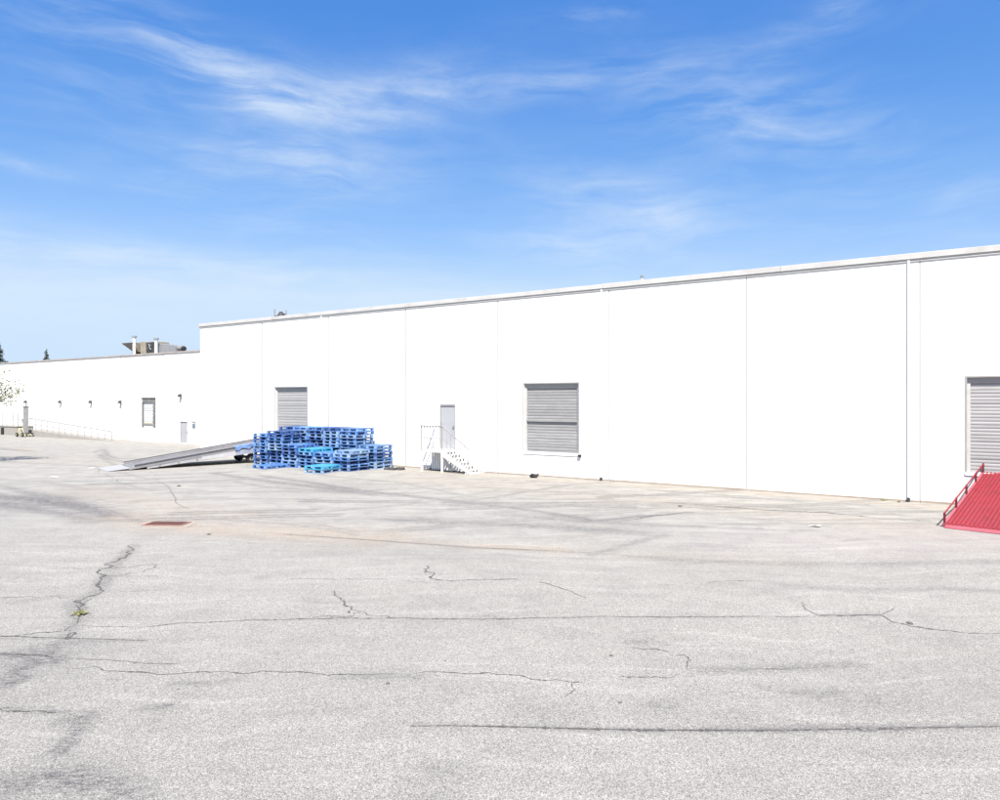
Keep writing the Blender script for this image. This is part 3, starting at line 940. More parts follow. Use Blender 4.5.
# roof-top odds and ends
tt = T(281, -3)
rv = thing('roof_vent', 'small dark vent with thin pipes on the roof edge above left roller door', 'vent', W(tt, -3, H_MAIN - 0.2), WROT)
rv.scale = (1.25, 1.25, 1.3)
MB().tube((0, 0, 0), (0, 0, 0.9), 0.08).build('pipe', 'dark_iron', rv)
MB().tube((0, 0, 0.62), (0.0, 0, 0.86), 0.22, 0.10, 12).build('cowl', 'dark_iron', rv)
MB().tube((-0.45, 0, 0), (-0.45, 0, 1.05), 0.03).build('mast', 'galvanised', rv)
MB().tube((0.35, 0, 0), (0.35, 0, 0.95), 0.03).build('mast', 'galvanised', rv)
MB().bar((-0.47, 0, 0.72), (0.37, 0, 0.78), 0.05).build('crossbar', 'dark_iron', rv)
tt = T(642, -1.0)
rp = thing('roof_pipe', 'thin white vent pipe standing above the fascia near the middle roller door', 'pipe', W(tt, -1.0, H_MAIN - 0.2), WROT)
MB().tube((0, 0, 0), (0, 0, 0.72), 0.045).build('pipe', 'white_paint', rp)
MB().tube((0, 0, 0.66), (0, 0, 0.74), 0.065).build('cap', 'galvanised', rp)

# ------------------------------------------------------------------ set-back annexe on the left
NL = -4.53
H_ANX = 6.38
QL = W(0, NL)
anx = thing('annexe', 'lower white warehouse wing set back on the left with wall lamps', 'warehouse', QL, WROT)


def TL(px):
    return T(px, NL)


def ZL(px, py):
    return ZW(px, py, NL)


AJ = [-22.95 - 5.6 * k for k in range(0, 13)][::-1]
dl = (TL(141.5), TL(155.5), ZL(148, 428.5), ZL(148, 398.5))
pl = (TL(180), TL(187.3), 0.03, ZL(183, 422))
for a, b in zip(AJ[:-1], AJ[1:]):
    hs = [h for h in (dl, pl) if h[0] > a and h[1] < b]
    if len([h for h in (dl, pl) if h[0] < b and h[1] > a]) != len(hs):
        print('JOINT CUTS A DOOR', a, b, dl, pl)
    MB().grid_holes([a + 0.03, b - 0.03], [-0.3, H_ANX], hs, 0, 0.3).build('wall_panel', 'white_wall', anx, 0.005)
for j in AJ[1:-1]:
    MB().box(j - 0.05, j + 0.05, 0.016, 0.2, -0.3, H_ANX - 0.02).build('joint_seal', 'joint_filler', anx)
LEFT = AJ[0]
MB().box(LEFT + 0.012, LEFT + 0.3, 0.302, 20, -0.3, H_ANX).build('side_wall', 'white_wall', anx)
MB().box(LEFT + 0.31, -22.98, 19.7, 20, -0.3, H_ANX).build('back_wall', 'white_wall', anx)
MB().box(LEFT + 0.31, -22.98, 0.31, 19.69, H_ANX - 0.55, H_ANX - 0.2).build('roof', 'roof_felt', anx)
fx = np.linspace(LEFT - 0.05, -22.97, 10)
for a, b in zip(fx[:-1], fx[1:]):
    MB().box(a + 0.004, b - 0.004, -0.06, 0.34, H_ANX + 0.003, H_ANX + 0.12 + random.uniform(-0.006, 0.006)).build('coping', 'coping_metal', anx, 0.008)
dd = shutter(dl, anx, 'shutter_pale', pitch=0.13)
MB().box(dl[0] + 0.005, dl[1] - 0.005, 0.05, 0.16, dl[3] - 0.34, dl[3] - 0.006).build('header_pad', 'pad_grey', dd, 0.01)
hh = dl[3] - dl[2]
for k in range(7):
    zz = dl[2] + 0.10 + k * (hh - 0.45) / 6.4
    MB().box(dl[1] - 0.42, dl[1] - 0.06, 0.04, 0.15, zz, zz + 0.2).build('seal_pad', 'pad_grey', dd, 0.015)
MB().box(dl[0] + 0.008, dl[0] + 0.10, 0.03, 0.16, dl[2] + 0.01, dl[3] - 0.33).build('side_seal', 'header_dark', dd, 0.01)
MB().box(dl[0] + 0.2, dl[1] - 0.55, 0.04, 0.14, dl[2] + 0.28, dl[2] + 0.40).build('safety_bar', 'cream_paint', dd, 0.008)
ad = MB().box(pl[0] + 0.04, pl[1] - 0.04, 0.05, 0.1, pl[2] + 0.005, pl[3] - 0.05).build('door', 'door_grey', anx, 0.005)
e = MB()
e.box(pl[0] + 0.003, pl[0] + 0.038, 0.01, 0.13, pl[2], pl[3] - 0.004)
e.box(pl[1] - 0.038, pl[1] - 0.003, 0.01, 0.13, pl[2], pl[3] - 0.004)
e.box(pl[0] + 0.04, pl[1] - 0.04, 0.012, 0.13, pl[3] - 0.046, pl[3] - 0.004)
e.build('door_frame', 'frame_grey', ad)
MB().box(pl[1] - 0.14, pl[1] - 0.08, 0.0, 0.048, pl[2] + 0.75, pl[2] + 0.84).build('door_handle', 'galvanised', ad, 0.006)
sg = thing('wall_sign', 'small narrow blue-grey plate on the annexe wall beside the grey door', 'sign', W(TL(194), NL, ZL(194, 428.6)), WROT)
MB().box(-0.16, 0.16, -0.03, -0.004, 0, 0.46).build('plate', 'sign_blue', sg, 0.006)
MB().box(-0.11, 0.11, -0.036, -0.0305, 0.30, 0.36).build('pale_panel', 'white_paint', sg)
for sx in (-0.12, 0.12):
    MB().tube((sx, -0.034, 0.05), (sx, -0.029, 0.05), 0.012, None, 8).build('screw', 'galvanised', sg)

LAMPS = [(26.8, 401.5, 'wall lamp above the grey mast and cream machine, leftmost in view'),
         (61.2, 401.5, 'wall lamp above the sloping handrail, nearest the cream machine'),
         (91.8, 401.5, 'wall lamp above the low end of the sloping handrail'),
         (121.4, 401.5, 'wall lamp just left of the annexe dock door'),
         (181.4, 395, 'wall lamp above the pale grey annexe door')]
for px, py, lab in LAMPS:
    L = thing('wall_lamp', 'small dark ' + lab, 'lamp', W(TL(px), NL, ZL(px, py)), WROT, 'lamps along the annexe wall')
    L.scale = (0.75, 0.75, 0.75)
    MB().hexa([(-0.14, -0.34, -0.20), (0.14, -0.34, -0.20), (0.14, -0.08, -0.24), (-0.14, -0.08, -0.24), (-0.11, -0.24, 0.03), (0.11, -0.24, 0.03), (0.11, -0.08, 0.05), (-0.11, -0.08, 0.05)]).build('housing', 'dark_iron', L, 0.015)
    MB().hexa([(-0.12, -0.32, -0.225), (0.12, -0.32, -0.225), (0.12, -0.12, -0.255), (-0.12, -0.12, -0.255), (-0.12, -0.32, -0.206), (0.12, -0.32, -0.206), (0.12, -0.12, -0.246), (-0.12, -0.12, -0.246)]).build('lens', 'lamp_glass', L)
    MB().box(-0.1, 0.1, -0.078, -0.003, -0.26, 0.06).build('mounting_box', 'frame_grey', L, 0.006)
    MB().tube((0.02, -0.04, -0.62), (0.02, -0.04, -0.262), 0.022).build('conduit', 'frame_grey', L)

# roof plant on the annexe
NR = NL - 1.2


def RP(px, py, n=NR):
    p = W(T(px, n), n)
    return p.x, p.y, CAM_H - (py - HOR) * p.y / F


def RX(px):
    return T(px, NR)


ref = T(150, NR)
base_z = H_ANX - 0.2
ru = thing('roof_plant', 'rooftop air unit with flared hood, two white stacks and a duct', 'roof unit', W(ref, NR, base_z), WROT)


def rx(px):
    return RX(px) - ref


def rz(px, py):
    return ZW(px, py, NR) - base_z


# flared hood that hangs out to the left
zt, zb = rz(136, 344), rz(139, 353)
m = MB()
xa, xb, xc, xd = rx(130.2), rx(141.5), rx(138.2), rx(143)
m.hexa([(xc, -0.35, zb), (xd, -0.35, zb), (xd, 0.6, zb), (xc, 0.6, zb), (xa, -0.7, zt), (xb, -0.7, zt), (xb, 0.9, zt), (xa, 0.9, zt)])
m.build('intake_hood', 'tan_dark', ru)
MB().box(rx(137.5), rx(141), -0.42, 0.55, 0.0, zb + 0.12).build('hood_neck', 'dark_iron', ru)
MB().hexa([(rx(144.8), -0.3, 0), (rx(150.5), -0.3, 0), (rx(150.5), 0.6, 0), (rx(144.8), 0.6, 0), (rx(143.6), -0.3, rz(145, 342.5)), (rx(150.5), -0.3, rz(150, 342.5)), (rx(150.5), 0.6, rz(150, 342.5)), (rx(143.6), 0.6, rz(145, 342.5))]).build('fan_casing', 'tan_metal', ru, 0.02)
fh = MB().box(rx(150.7), rx(160.5), -0.35, 0.7, 0.0, rz(155, 342.6)).build('fan_box', 'tan_metal', ru, 0.02)
MB().box(rx(151.2), rx(159.8), -0.40, -0.352, rz(155, 352.6), rz(155, 343.2)).build('louvre', 'dark_iron', fh)
fc = (rx(155.4), -0.42, rz(155, 347.8))
MB().tube(fc, (fc[0], -0.37, fc[2]), 0.28, None, 16).build('fan_ring', 'dark_iron', fh)
for k in range(4):
    an = k * math.pi / 2 + 0.5
    MB().bar((fc[0], -0.43, fc[2]), (fc[0] + 0.26 * math.cos(an), -0.43, fc[2] + 0.26 * math.sin(an)), 0.09, 0.02).build('fan_blade', 'frame_grey', fh)
for px, top in ((141.3, 338.2), (163.2, 340.4)):
    s_ = MB().tube((rx(px), -0.55, 0), (rx(px), -0.55, rz(px, top)), 0.115, None, 12).build('stack', 'white_wall', ru, smooth=False)
    MB().tube((rx(px), -0.55, 0.0), (rx(px), -0.55, 0.35), 0.24, 0.12, 12).build('flashing', 'white_wall', s_)
    MB().tube((rx(px), -0.55, rz(px, top) - 0.02), (rx(px), -0.55, rz(px, top) + 0.10), 0.18, None, 12).build('cap', 'galvanised', s_)
dk = MB()
y0 = 0.1
dk.hexa([(rx(160.7), -0.3, 0.05), (rx(178), -0.25, 0.05), (rx(178), 0.5, 0.05), (rx(160.7), 0.6, 0.05), (rx(160.7), -0.3, rz(164, 343.8)), (rx(178), -0.25, rz(178, 345.8)), (rx(178), 0.5, rz(178, 345.8)), (rx(160.7), 0.6, rz(164, 343.8))])
dk.build('duct', 'galvanised', ru, 0.04)
MB().tube((rx(177.8), 0.1, rz(178, 348.2)), (rx(181.6), 0.1, rz(181, 348.8)), 0.22, 0.16, 12).build('duct_elbow', 'galvanised', ru)
MB().tube((rx(181.7), 0.1, rz(181, 348.8)), (rx(182.8), 0.1, rz(182, 349.6)), 0.2, 0.2, 12).build('end_cap', 'dark_iron', ru)

# sloped walk along the annexe with a handrail
NS = NL + 1.25
ta, tb = T(29, NS), T(112, NS)
rampo = thing('access_ramp', 'concrete access ramp with thin grey handrail along the annexe wall', 'ramp', W(ta, NS), WROT)
Lr = tb - ta
hz = 0.55
mbx = MB()
mbx.hexa([(0, 0, -0.1), (Lr, 0, -0.1), (Lr, 1.2, -0.1), (0, 1.2, -0.1), (0, 0, hz), (Lr, 0, 0.03), (Lr, 1.2, 0.03), (0, 1.2, hz)])
mbx.build('ramp_slab', 'concrete', rampo)
MB().bar((0, 0.06, hz + 0.98), (Lr - 0.1, 0.06, 0.70), 0.05).build('handrail', 'rail_dark', rampo)
MB().bar((0, 0.06, hz + 0.5), (Lr - 0.1, 0.06, 0.36), 0.03).build('mid_rail', 'rail_dark', rampo)
npst = 14
for k in range(npst):
    x = 0.05 + (Lr - 0.2) * k / (npst - 1)
    zb_ = hz + (0.03 - hz) * x / Lr
    ztop = hz + 0.98 + (0.70 - hz - 0.98) * x / (Lr - 0.1)
    MB().tube((x, 0.06, zb_ - 0.02), (x, 0.06, ztop), 0.02, None, 8).build('post', 'rail_dark', rampo)

# raised loading landing at the far left
ta2, tb2 = T(-14, NS), T(17, NS)
land = thing('concrete_landing', 'low pinkish concrete landing with thin rails at the left edge', 'landing', W(ta2, NS), WROT)
Ll = tb2 - ta2
MB().box(0, Ll, 0, 1.2, -0.1, 0.72).build('slab', 'concrete', land, 0.02)
MB().box(-0.02, Ll + 0.05, -0.05, 1.22, 0.722, 0.80).build('top_edge', 'concrete', land, 0.01)
xx = T(3.3, NS) - ta2
MB().box(xx - 0.16, xx + 0.16, -0.14, -0.004, 0.02, 0.62).build('bumper', 'black_rubber', land, 0.02)
for px in (1.2, 5.4, 12, 20.5):
    x = min(T(px, NS) - ta2, Ll - 0.05)
    MB().tube((x, 0.1, 0.8), (x, 0.1, 1.95), 0.025, None, 8).build('post', 'rail_dark', land)
for zz in (1.35, 1.6):
    MB().bar((T(7, NS) - ta2, 0.1, zz), (Ll - 0.05, 0.1, zz), 0.035).build('rail', 'rail_dark', land)

# cream machine with a tall mast beside the landing
mp = W(T(24, NL + 1.75), NL + 1.75)
mach = thing('lift_machine', 'small cream wheeled machine with dark wheels and tall grey mast', 'machine', mp, WROT)
sc_ = 1.0
MB().hexa([(-0.62, -0.3, 0.16), (0.45, -0.3, 0.16), (0.45, 0.35, 0.16), (-0.62, 0.35, 0.16), (-0.55, -0.28, 0.72), (0.10, -0.28, 0.62), (0.10, 0.33, 0.62), (-0.55, 0.33, 0.72)]).build('body', 'cream_paint', mach, 0.04)
MB().box(-0.68, -0.58, -0.25, 0.3, 0.25, 0.82).build('rear_guard', 'dark_iron', mach, 0.02)
for sx, sy in ((-0.45, -0.33), (-0.45, 0.33), (0.52, -0.33), (0.52, 0.33)):
    w_ = MB().tube((sx, sy - 0.06, 0.17), (sx, sy + 0.06, 0.17), 0.17, None, 16).build('wheel', 'black_rubber', mach)
    MB().tube((sx, sy - 0.065, 0.17), (sx, sy + 0.065, 0.17), 0.08, None, 12).build('rim', 'cream_paint', w_)
for sy in (-0.25, 0.25):
    MB().bar((0.4, sy, 0.2), (0.85, sy, 0.08), 0.1).build('outrigger', 'cream_paint', mach)
    MB().bar((0.05, sy, 0.62), (0.42, sy, 0.30), 0.06).build('brace', 'dark_iron', mach)
ms = MB().box(0.20, 0.48, -0.14, 0.14, 0.3, 2.45).build('mast', 'galvanised', mach, 0.02)
MB().box(0.16, 0.50, -0.17, 0.17, 2.455, 2.52).build('mast_cap', 'dark_iron', ms)
MB().tube((-0.2, 0, 0.65), (-0.2, 0, 1.45), 0.03, None, 8).build('control_post', 'cream_paint', mach)
MB().box(-0.28, -0.1, -0.12, 0.12, 1.3, 1.5).build('control_box', 'frame_grey', mach, 0.02)

# ------------------------------------------------------------------ entry stairs
st = thing('entry_stairs', 'white metal stairs and landing with thin rails below grey personnel door', 'stairs', W(0, 0), WROT)
T0, T1, T2, DP, LZ = -5.75, -4.58, -3.22, 1.08, 0.90
MB().box(T0, T1, -DP, -0.02, LZ - 0.06, LZ).build('landing', 'white_paint', st, 0.006)
NSTEP = 6
run = (T2 - T1) / NSTEP
rise = LZ / (NSTEP + 0.0)
for k in range(NSTEP):
    xa = T1 + k * run
    zt = LZ - (k + 1) * rise + (0.03 if k == NSTEP - 1 else 0)
    tr = MB()
    # tread plate with a row of punched slots
    slots = [(-DP + 0.09 + j * 0.235, -DP + 0.245 + j * 0.235) for j in range(4)]
    ys_ = [(-DP + 0.03, slots[0][0])] + [(a[1], b[0]) for a, b in zip(slots[:-1], slots[1:])] + [(slots[-1][1], -0.03)]
    for a, b in ys_:
        tr.box(xa, xa + run + 0.02, a, b, zt - 0.035, zt)
    for a, b in slots:
        tr.box(xa, xa + 0.05, a, b, zt - 0.035, zt)
        tr.box(xa + run - 0.05, xa + run + 0.02, a, b, zt - 0.035, zt)
    t_ = tr.build('tread', 'white_paint', st)
    # riser: bars that leave dark square openings
    for a, b in ys_:
        MB().box(xa - 0.004, xa + 0.02, a, b, zt + 0.001, zt + rise - 0.037).build('riser_bar', 'white_paint', t_)
for y in (-DP, -0.03):
    MB().hexa([(T1, y, LZ - 0.22), (T2 + 0.05, y, -0.0), (T2 + 0.05, y + 0.028, -0.0), (T1, y + 0.028, LZ - 0.22), (T1, y, LZ + 0.03), (T2 + 0.05, y, 0.12), (T2 + 0.05, y + 0.028, 0.12), (T1, y + 0.028, LZ + 0.03)]).build('stringer', 'white_paint', st)
for x in (T0 + 0.04, T1 - 0.05):
    for y in (-DP + 0.04, -0.07):
        MB().box(x - 0.04, x + 0.04, y - 0.035, y + 0.035, 0, LZ - 0.062).build('leg', 'white_paint', st, 0.005)
for k in range(9):
    x = T0 + 0.16 + k * 0.115
    MB().box(x, x + 0.075, -0.52, -0.49, 0.05, LZ - 0.065).build('skirt_board', 'skirt_board', st)
for k in range(9):
    x = T1 + 0.05 + k * 0.115
    top = LZ - 0.18 - (x - T1) / (T2 - T1) * (LZ - 0.10)
    if top > 0.12:
        MB().box(x, x + 0.075, -0.52, -0.49, 0.05, top).build('skirt_board', 'skirt_board', st)
MB().box(T0 + 0.1, T2 - 0.35, -0.56, -0.46, 0.0, 0.05).build('skirt_base', 'dark_iron', st)
RZ = LZ + 1.06
for y in (-DP + 0.02,):
    MB().bar((T0 - 0.02, y, RZ), (T1 - 0.03, y, RZ), 0.038).build('handrail', 'rail_grey', st)
    MB().bar((T1 - 0.03, y, RZ), (T2 - 0.02, y, 1.02), 0.038).build('handrail', 'rail_grey', st)
    MB().bar((T0 + 0.02, y, LZ + 0.55), (T1 - 0.03, y, LZ + 0.55), 0.02).build('mid_rail', 'rail_grey', st)
    MB().bar((T1 - 0.03, y, LZ + 0.55), (T2 - 0.02, y, 0.55), 0.02).build('mid_rail', 'rail_grey', st)
    for k in range(8):
        x = T0 + 0.02 + k * (T1 - T0 - 0.05) / 7
        big = k in (0, 7)
        MB().tube((x, y, LZ), (x, y, RZ - 0.01), 0.024 if big else 0.012, None, 8).build('baluster', 'rail_grey', st)
    for k in range(1, 7):
        fr = k / 6
        x = T1 - 0.03 + fr * (T2 - T1)
        MB().tube((x, y, max(0.0, LZ - fr * (LZ - 0.06))), (x, y, RZ + fr * (1.02 - RZ)), 0.022 if k == 6 else 0.012, None, 8).build('baluster', 'rail_grey', st)
MB().bar((T0, -DP + 0.05, RZ), (T0, -0.05, RZ), 0.045).build('end_rail', 'white_paint', st)
MB().bar((T0, -DP + 0.05, LZ + 0.55), (T0, -0.05, LZ + 0.55), 0.028).build('end_rail', 'white_paint', st)
MB().tube((T0, -0.06, LZ), (T0, -0.06, RZ), 0.022, None, 8).build('end_post', 'white_paint', st)
for k in range(8):
    x = T0 + 0.06 + k * (T1 - T0 - 0.14) / 7
    MB().box(x - 0.03, x + 0.03, -DP - 0.012, -DP + 0.02, RZ - 0.05, RZ - 0.024).build('rail_shadow_dash', 'dark_iron', st)  # dark dashes added for the shadow under the landing handrail

# ------------------------------------------------------------------ grey yard ramp
lo = Vector((-16.75, 30.3, 0))
hi_ = W(-15.45, 0.25)
hi_.z = 0
d = hi_ - lo
LR = d.length
gr = thing('yard_ramp', 'long grey steel yard ramp on wheels leading to the left roller door', 'loading ramp', lo, math.atan2(d.y, d.x))
HW = 0.98


def rzv(x):
    return 0.07 + (1.02 - 0.07) * x / LR


deck = MB().hexa([(0, -HW, 0.02), (LR, -HW, 0.93), (LR, HW, 0.93), (0, HW, 0.02), (0, -HW, 0.08), (LR, -HW, 1.03), (LR, HW, 1.03), (0, HW, 0.08)]).build('deck', 'ramp_deck', gr)
bm_ = MB()
for k in range(36):
    x = 0.15 + k * (LR - 0.3) / 35
    z = 0.08 + 0.95 * x / LR
    bm_.bar((x, -HW + 0.08, z + 0.008), (x, HW - 0.08, z + 0.008), 0.035, 0.014)
tag(bm_.build('grip_bars', 'ramp_steel', deck), kind='stuff')
for sy in (-1, 1):
    y = sy * HW
    o1, o2 = (y, y + sy * 0.06)
    ya, yb = min(o1, o2), max(o1, o2)
    MB().hexa([(0.0, ya, 0.02), (LR, ya, 0.98), (LR, yb, 0.98), (0.0, yb, 0.02), (0.25, ya, 0.20), (LR, ya, 1.17), (LR, yb, 1.17), (0.25, yb, 0.20)]).build('kerb_beam', 'ramp_steel', gr, 0.01)
    yo = ya - 0.02 if sy < 0 else yb - 0.025
    MB().hexa([(0.2, yo, 0.17), (LR, yo, 1.15), (LR, yo + 0.045, 1.15), (0.2, yo + 0.045, 0.17), (0.2, yo, 0.23), (LR, yo, 1.215), (LR, yo + 0.045, 1.215), (0.2, yo + 0.045, 0.23)]).build('top_rail', 'ramp_dark', gr, 0.006)
    MB().hexa([(0.7, ya + 0.012, 0.03), (LR - 0.4, ya + 0.012, 0.66), (LR - 0.4, yb - 0.012, 0.66), (0.7, yb - 0.012, 0.03), (0.7, ya + 0.012, 0.13), (LR - 0.4, ya + 0.012, 0.925), (LR - 0.4, yb - 0.012, 0.925), (0.7, yb - 0.012, 0.13)]).build('side_beam', 'ramp_panel', gr)
    for k in range(8):
        x = 1.2 + k * (LR - 1.8) / 7
        z0_ = 0.03 + (x - 0.7) / (LR - 1.1) * 0.63
        MB().box(x - 0.03, x + 0.03, (yb if sy > 0 else ya) - 0.012, (yb if sy > 0 else ya) + 0.012, z0_, z0_ + 0.09 + 0.2 * x / LR).build('stiffener', 'ramp_steel', gr)
# pale plates and the blue sheet hung on the near side
ys_n = -HW - 0.075
def near_plate(xa, xb, m):
    za, zb = 0.02 + 0.64 * xa / LR, 0.02 + 0.64 * xb / LR
    ta_, tb_ = rzv(xa) - 0.03, rzv(xb) - 0.03
    MB().hexa([(xa, ys_n, za), (xb, ys_n, zb), (xb, ys_n + 0.012, zb), (xa, ys_n + 0.012, za), (xa, ys_n, ta_), (xb, ys_n, tb_), (xb, ys_n + 0.012, tb_), (xa, ys_n + 0.012, ta_)]).build('side_plate', m, gr)


near_plate(3.0, 4.55, 'plate_pale')
near_plate(4.6, 6.9, 'plate_blue')
tp = MB()
for k in range(8):
    xa, xb = 4.5 + k * 0.17, 4.67 + k * 0.17
    za, zb = rzv(xa) + 0.20, rzv(xb) + 0.20
    da, db = 0.18 + 0.07 * math.sin(k * 2.1), 0.18 + 0.07 * math.sin((k + 1) * 2.1)
    tp.quad((xa, ys_n - 0.035, za - da), (xb, ys_n - 0.035, zb - db), (xb, ys_n - 0.03, zb), (xa, ys_n - 0.03, za))
    tp.quad((xa, ys_n - 0.03, za), (xb, ys_n - 0.03, zb), (xb, ys_n + 0.3, zb + 0.01), (xa, ys_n + 0.3, za + 0.01))
tp.build('blue_sheet', 'tarp_blue', gr)
# hinged toe plates
for k in range(3):
    ya = -HW + 0.01 + k * 0.655
    MB().hexa([(-0.85, ya, 0.006), (0.05, ya, 0.07), (0.05, ya + 0.64, 0.07), (-0.85, ya + 0.64, 0.006), (-0.85, ya, 0.016), (0.05, ya, 0.10), (0.05, ya + 0.64, 0.10), (-0.85, ya + 0.64, 0.016)]).build('toe_plate', 'ramp_panel', gr)
ax = 5.35
MB().tube((ax, -HW + 0.05, 0.23), (ax, HW - 0.05, 0.23), 0.05, None, 10).build('axle', 'dark_iron', gr)
for sy in (-1, 1):
    y = sy * (HW - 0.16)
    wh = MB().tube((ax, y - 0.09, 0.23), (ax, y + 0.09, 0.23), 0.23, None, 22).build('wheel', 'black_rubber', gr, 0.02)
    MB().tube((ax, y - 0.098, 0.23), (ax, y + 0.098, 0.23), 0.11, None, 16).build('rim', 'frame_grey', wh)
    MB().bar((ax, y * 0.85, 0.23), (ax + 0.2, y * 0.85, rzv(ax) - 0.1), 0.09).build('axle_bracket', 'dark_iron', gr)
    MB().bar((ax - 0.75, y * 0.85, rzv(ax) - 0.25), (ax, y * 0.85, 0.25), 0.07).build('jack_arm', 'dark_iron', gr)
for sy in (-1, 1):
    MB().box(LR - 0.5, LR - 0.4, sy * 0.9 - 0.05, sy * 0.9 + 0.05, 0, 0.90).build('support_leg', 'dark_iron', gr)

# ------------------------------------------------------------------ red dock ramp
pt, pb = Vector((13.95, 19.55, 0)), Vector((10.72, 16.35, 0))
d = (pt - pb)
LRR = d.length
rr = thing('dock_ramp', 'red ribbed steel dock ramp with low post rail at the right roller door', 'loading ramp', pb, math.atan2(d.y, d.x))
RW = 2.4          # local y runs to the left of travel, so the deck lies at negative y
RH = 0.98


def rzr(x):
    return 0.07 + (RH - 0.07) * x / LRR


dk_ = MB().hexa([(0, -RW, 0.02), (LRR, -RW, RH - 0.05), (LRR, 0, RH - 0.05), (0, 0, 0.02), (0, -RW, 0.07), (LRR, -RW, RH), (LRR, 0, RH), (0, 0, 0.07)]).build('deck', 'red_deck', rr)
nr = 27
for k in range(nr):
    y = -0.06 - k * (RW - 0.12) / (nr - 1)
    MB().hexa([(0.02, y - 0.020, 0.071), (LRR, y - 0.020, RH + 0.001), (LRR, y + 0.020, RH + 0.001), (0.02, y + 0.020, 0.071), (0.02, y - 0.008, 0.101), (LRR, y - 0.008, RH + 0.031), (LRR, y + 0.008, RH + 0.031), (0.02, y + 0.008, 0.101)]).build('rib', 'red_rib', rr)
MB().hexa([(-0.16, -RW, 0.006), (-0.004, -RW, 0.02), (-0.004, 0, 0.02), (-0.16, 0, 0.006), (-0.16, -RW, 0.018), (-0.004, -RW, 0.07), (-0.004, 0, 0.07), (-0.16, 0, 0.018)]).build('toe_plate', 'red_lip', rr)
for sy in (0.0, -RW):
    sg_ = 1 if sy == 0 else -1
    ya, yb = sorted((sy + sg_ * 0.004, sy + sg_ * 0.07))
    MB().hexa([(0.0, ya, 0.01), (LRR, ya, RH - 0.22), (LRR, yb, RH - 0.22), (0.0, yb, 0.01), (0.0, ya, 0.09), (LRR, ya, RH + 0.02), (LRR, yb, RH + 0.02), (0.0, yb, 0.09)]).build('side_beam', 'red_lip', rr)
    ym = (ya + yb) / 2
    for fr in (0.01, 0.27, 0.52, 0.77, 0.985):
        x = fr * LRR
        MB().box(x - 0.022, x + 0.022, ym - 0.022, ym + 0.022, rzr(x) - 0.01, rzr(x) + 0.27).build('rail_post', 'red_post', rr)
    MB().bar((0.0, ym, rzr(0) + 0.25), (LRR, ym, rzr(LRR) + 0.25), 0.028).build('rail', 'red_rail', rr)
for y in (-0.3, -RW + 0.3):
    MB().box(LRR - 0.55, LRR - 0.43, y - 0.06, y + 0.06, 0, rzr(LRR - 0.5) - 0.06).build('support_leg', 'red_post', rr)

# ------------------------------------------------------------------ pallets
PL, PWD, PH = 0.98, 1.16, 0.146
tdm = MB()
for k in range(7):
    y = -PWD / 2 + k * (PWD - 0.1) / 6
    tdm.box(-PL / 2, PL / 2, y, y + 0.1, PH - 0.020, PH - 0.001)
for x in (-PL / 2, -0.05, PL / 2 - 0.1):
    tdm.box(x + 0.001, x + 0.099, -PWD / 2 + 0.001, PWD / 2 - 0.001, PH - 0.040, PH - 0.0205)
bdm = MB()
for x in (-PL / 2, -0.05, PL / 2 - 0.1):
    bdm.box(x, x + 0.1, -PWD / 2, PWD / 2, 0.001, 0.022)
for y in (-PWD / 2, PWD / 2 - 0.1):
    for xa, xb in ((-PL / 2 + 0.1005, -0.0505), (0.0505, PL / 2 - 0.1005)):
        bdm.box(xa, xb, y, y + 0.1, 0.001, 0.021)
bdm.box(-PL / 2 + 0.12, PL / 2 - 0.12, -0.012, 0.012, 0.0225, PH - 0.041)  # crossed centre boards, added to block light through the openings
for ya, yb in ((-PWD / 2 + 0.11, -0.0125), (0.0125, PWD / 2 - 0.11)):
    bdm.box(-0.012, 0.012, ya, yb, 0.0225, PH - 0.041)
blm = MB().box(-0.055, 0.055, -0.05, 0.05, 0.0225, PH - 0.0405)
PMESH = {}
for c in ['pallet_blue_0', 'pallet_blue_1', 'pallet_blue_2', 'pallet_blue_3', 'pallet_cyan', 'pallet_wood']:
    PMESH[c] = (tdm.mesh('top_deck', c), bdm.mesh('bottom_deck', c), blm.mesh('block', c))
BLK = [(x, y) for x in (-PL / 2 + 0.055, 0, PL / 2 - 0.055) for y in (-PWD / 2 + 0.05, 0, PWD / 2 - 0.05)]


def pallet(loc, rot, c, label, tilt=(0, 0)):
    o = thing('pallet', label, 'pallet', loc, rot, 'blue pallets stacked by the warehouse wall')
    o.rotation_euler = (tilt[0], tilt[1], rot)
    for me, nm in zip(PMESH[c][:2], ('top_deck', 'bottom_deck')):
        link(nm, me, o)
    for x, y in BLK:
        b = link('block', PMESH[c][2], o)
        b.location = (x, y, 0)
    return o


ORD = ['bottom', 'second', 'third', 'fourth', 'fifth', 'sixth', 'seventh', 'eighth', 'ninth', 'tenth', 'eleventh', 'twelfth', 'thirteenth']
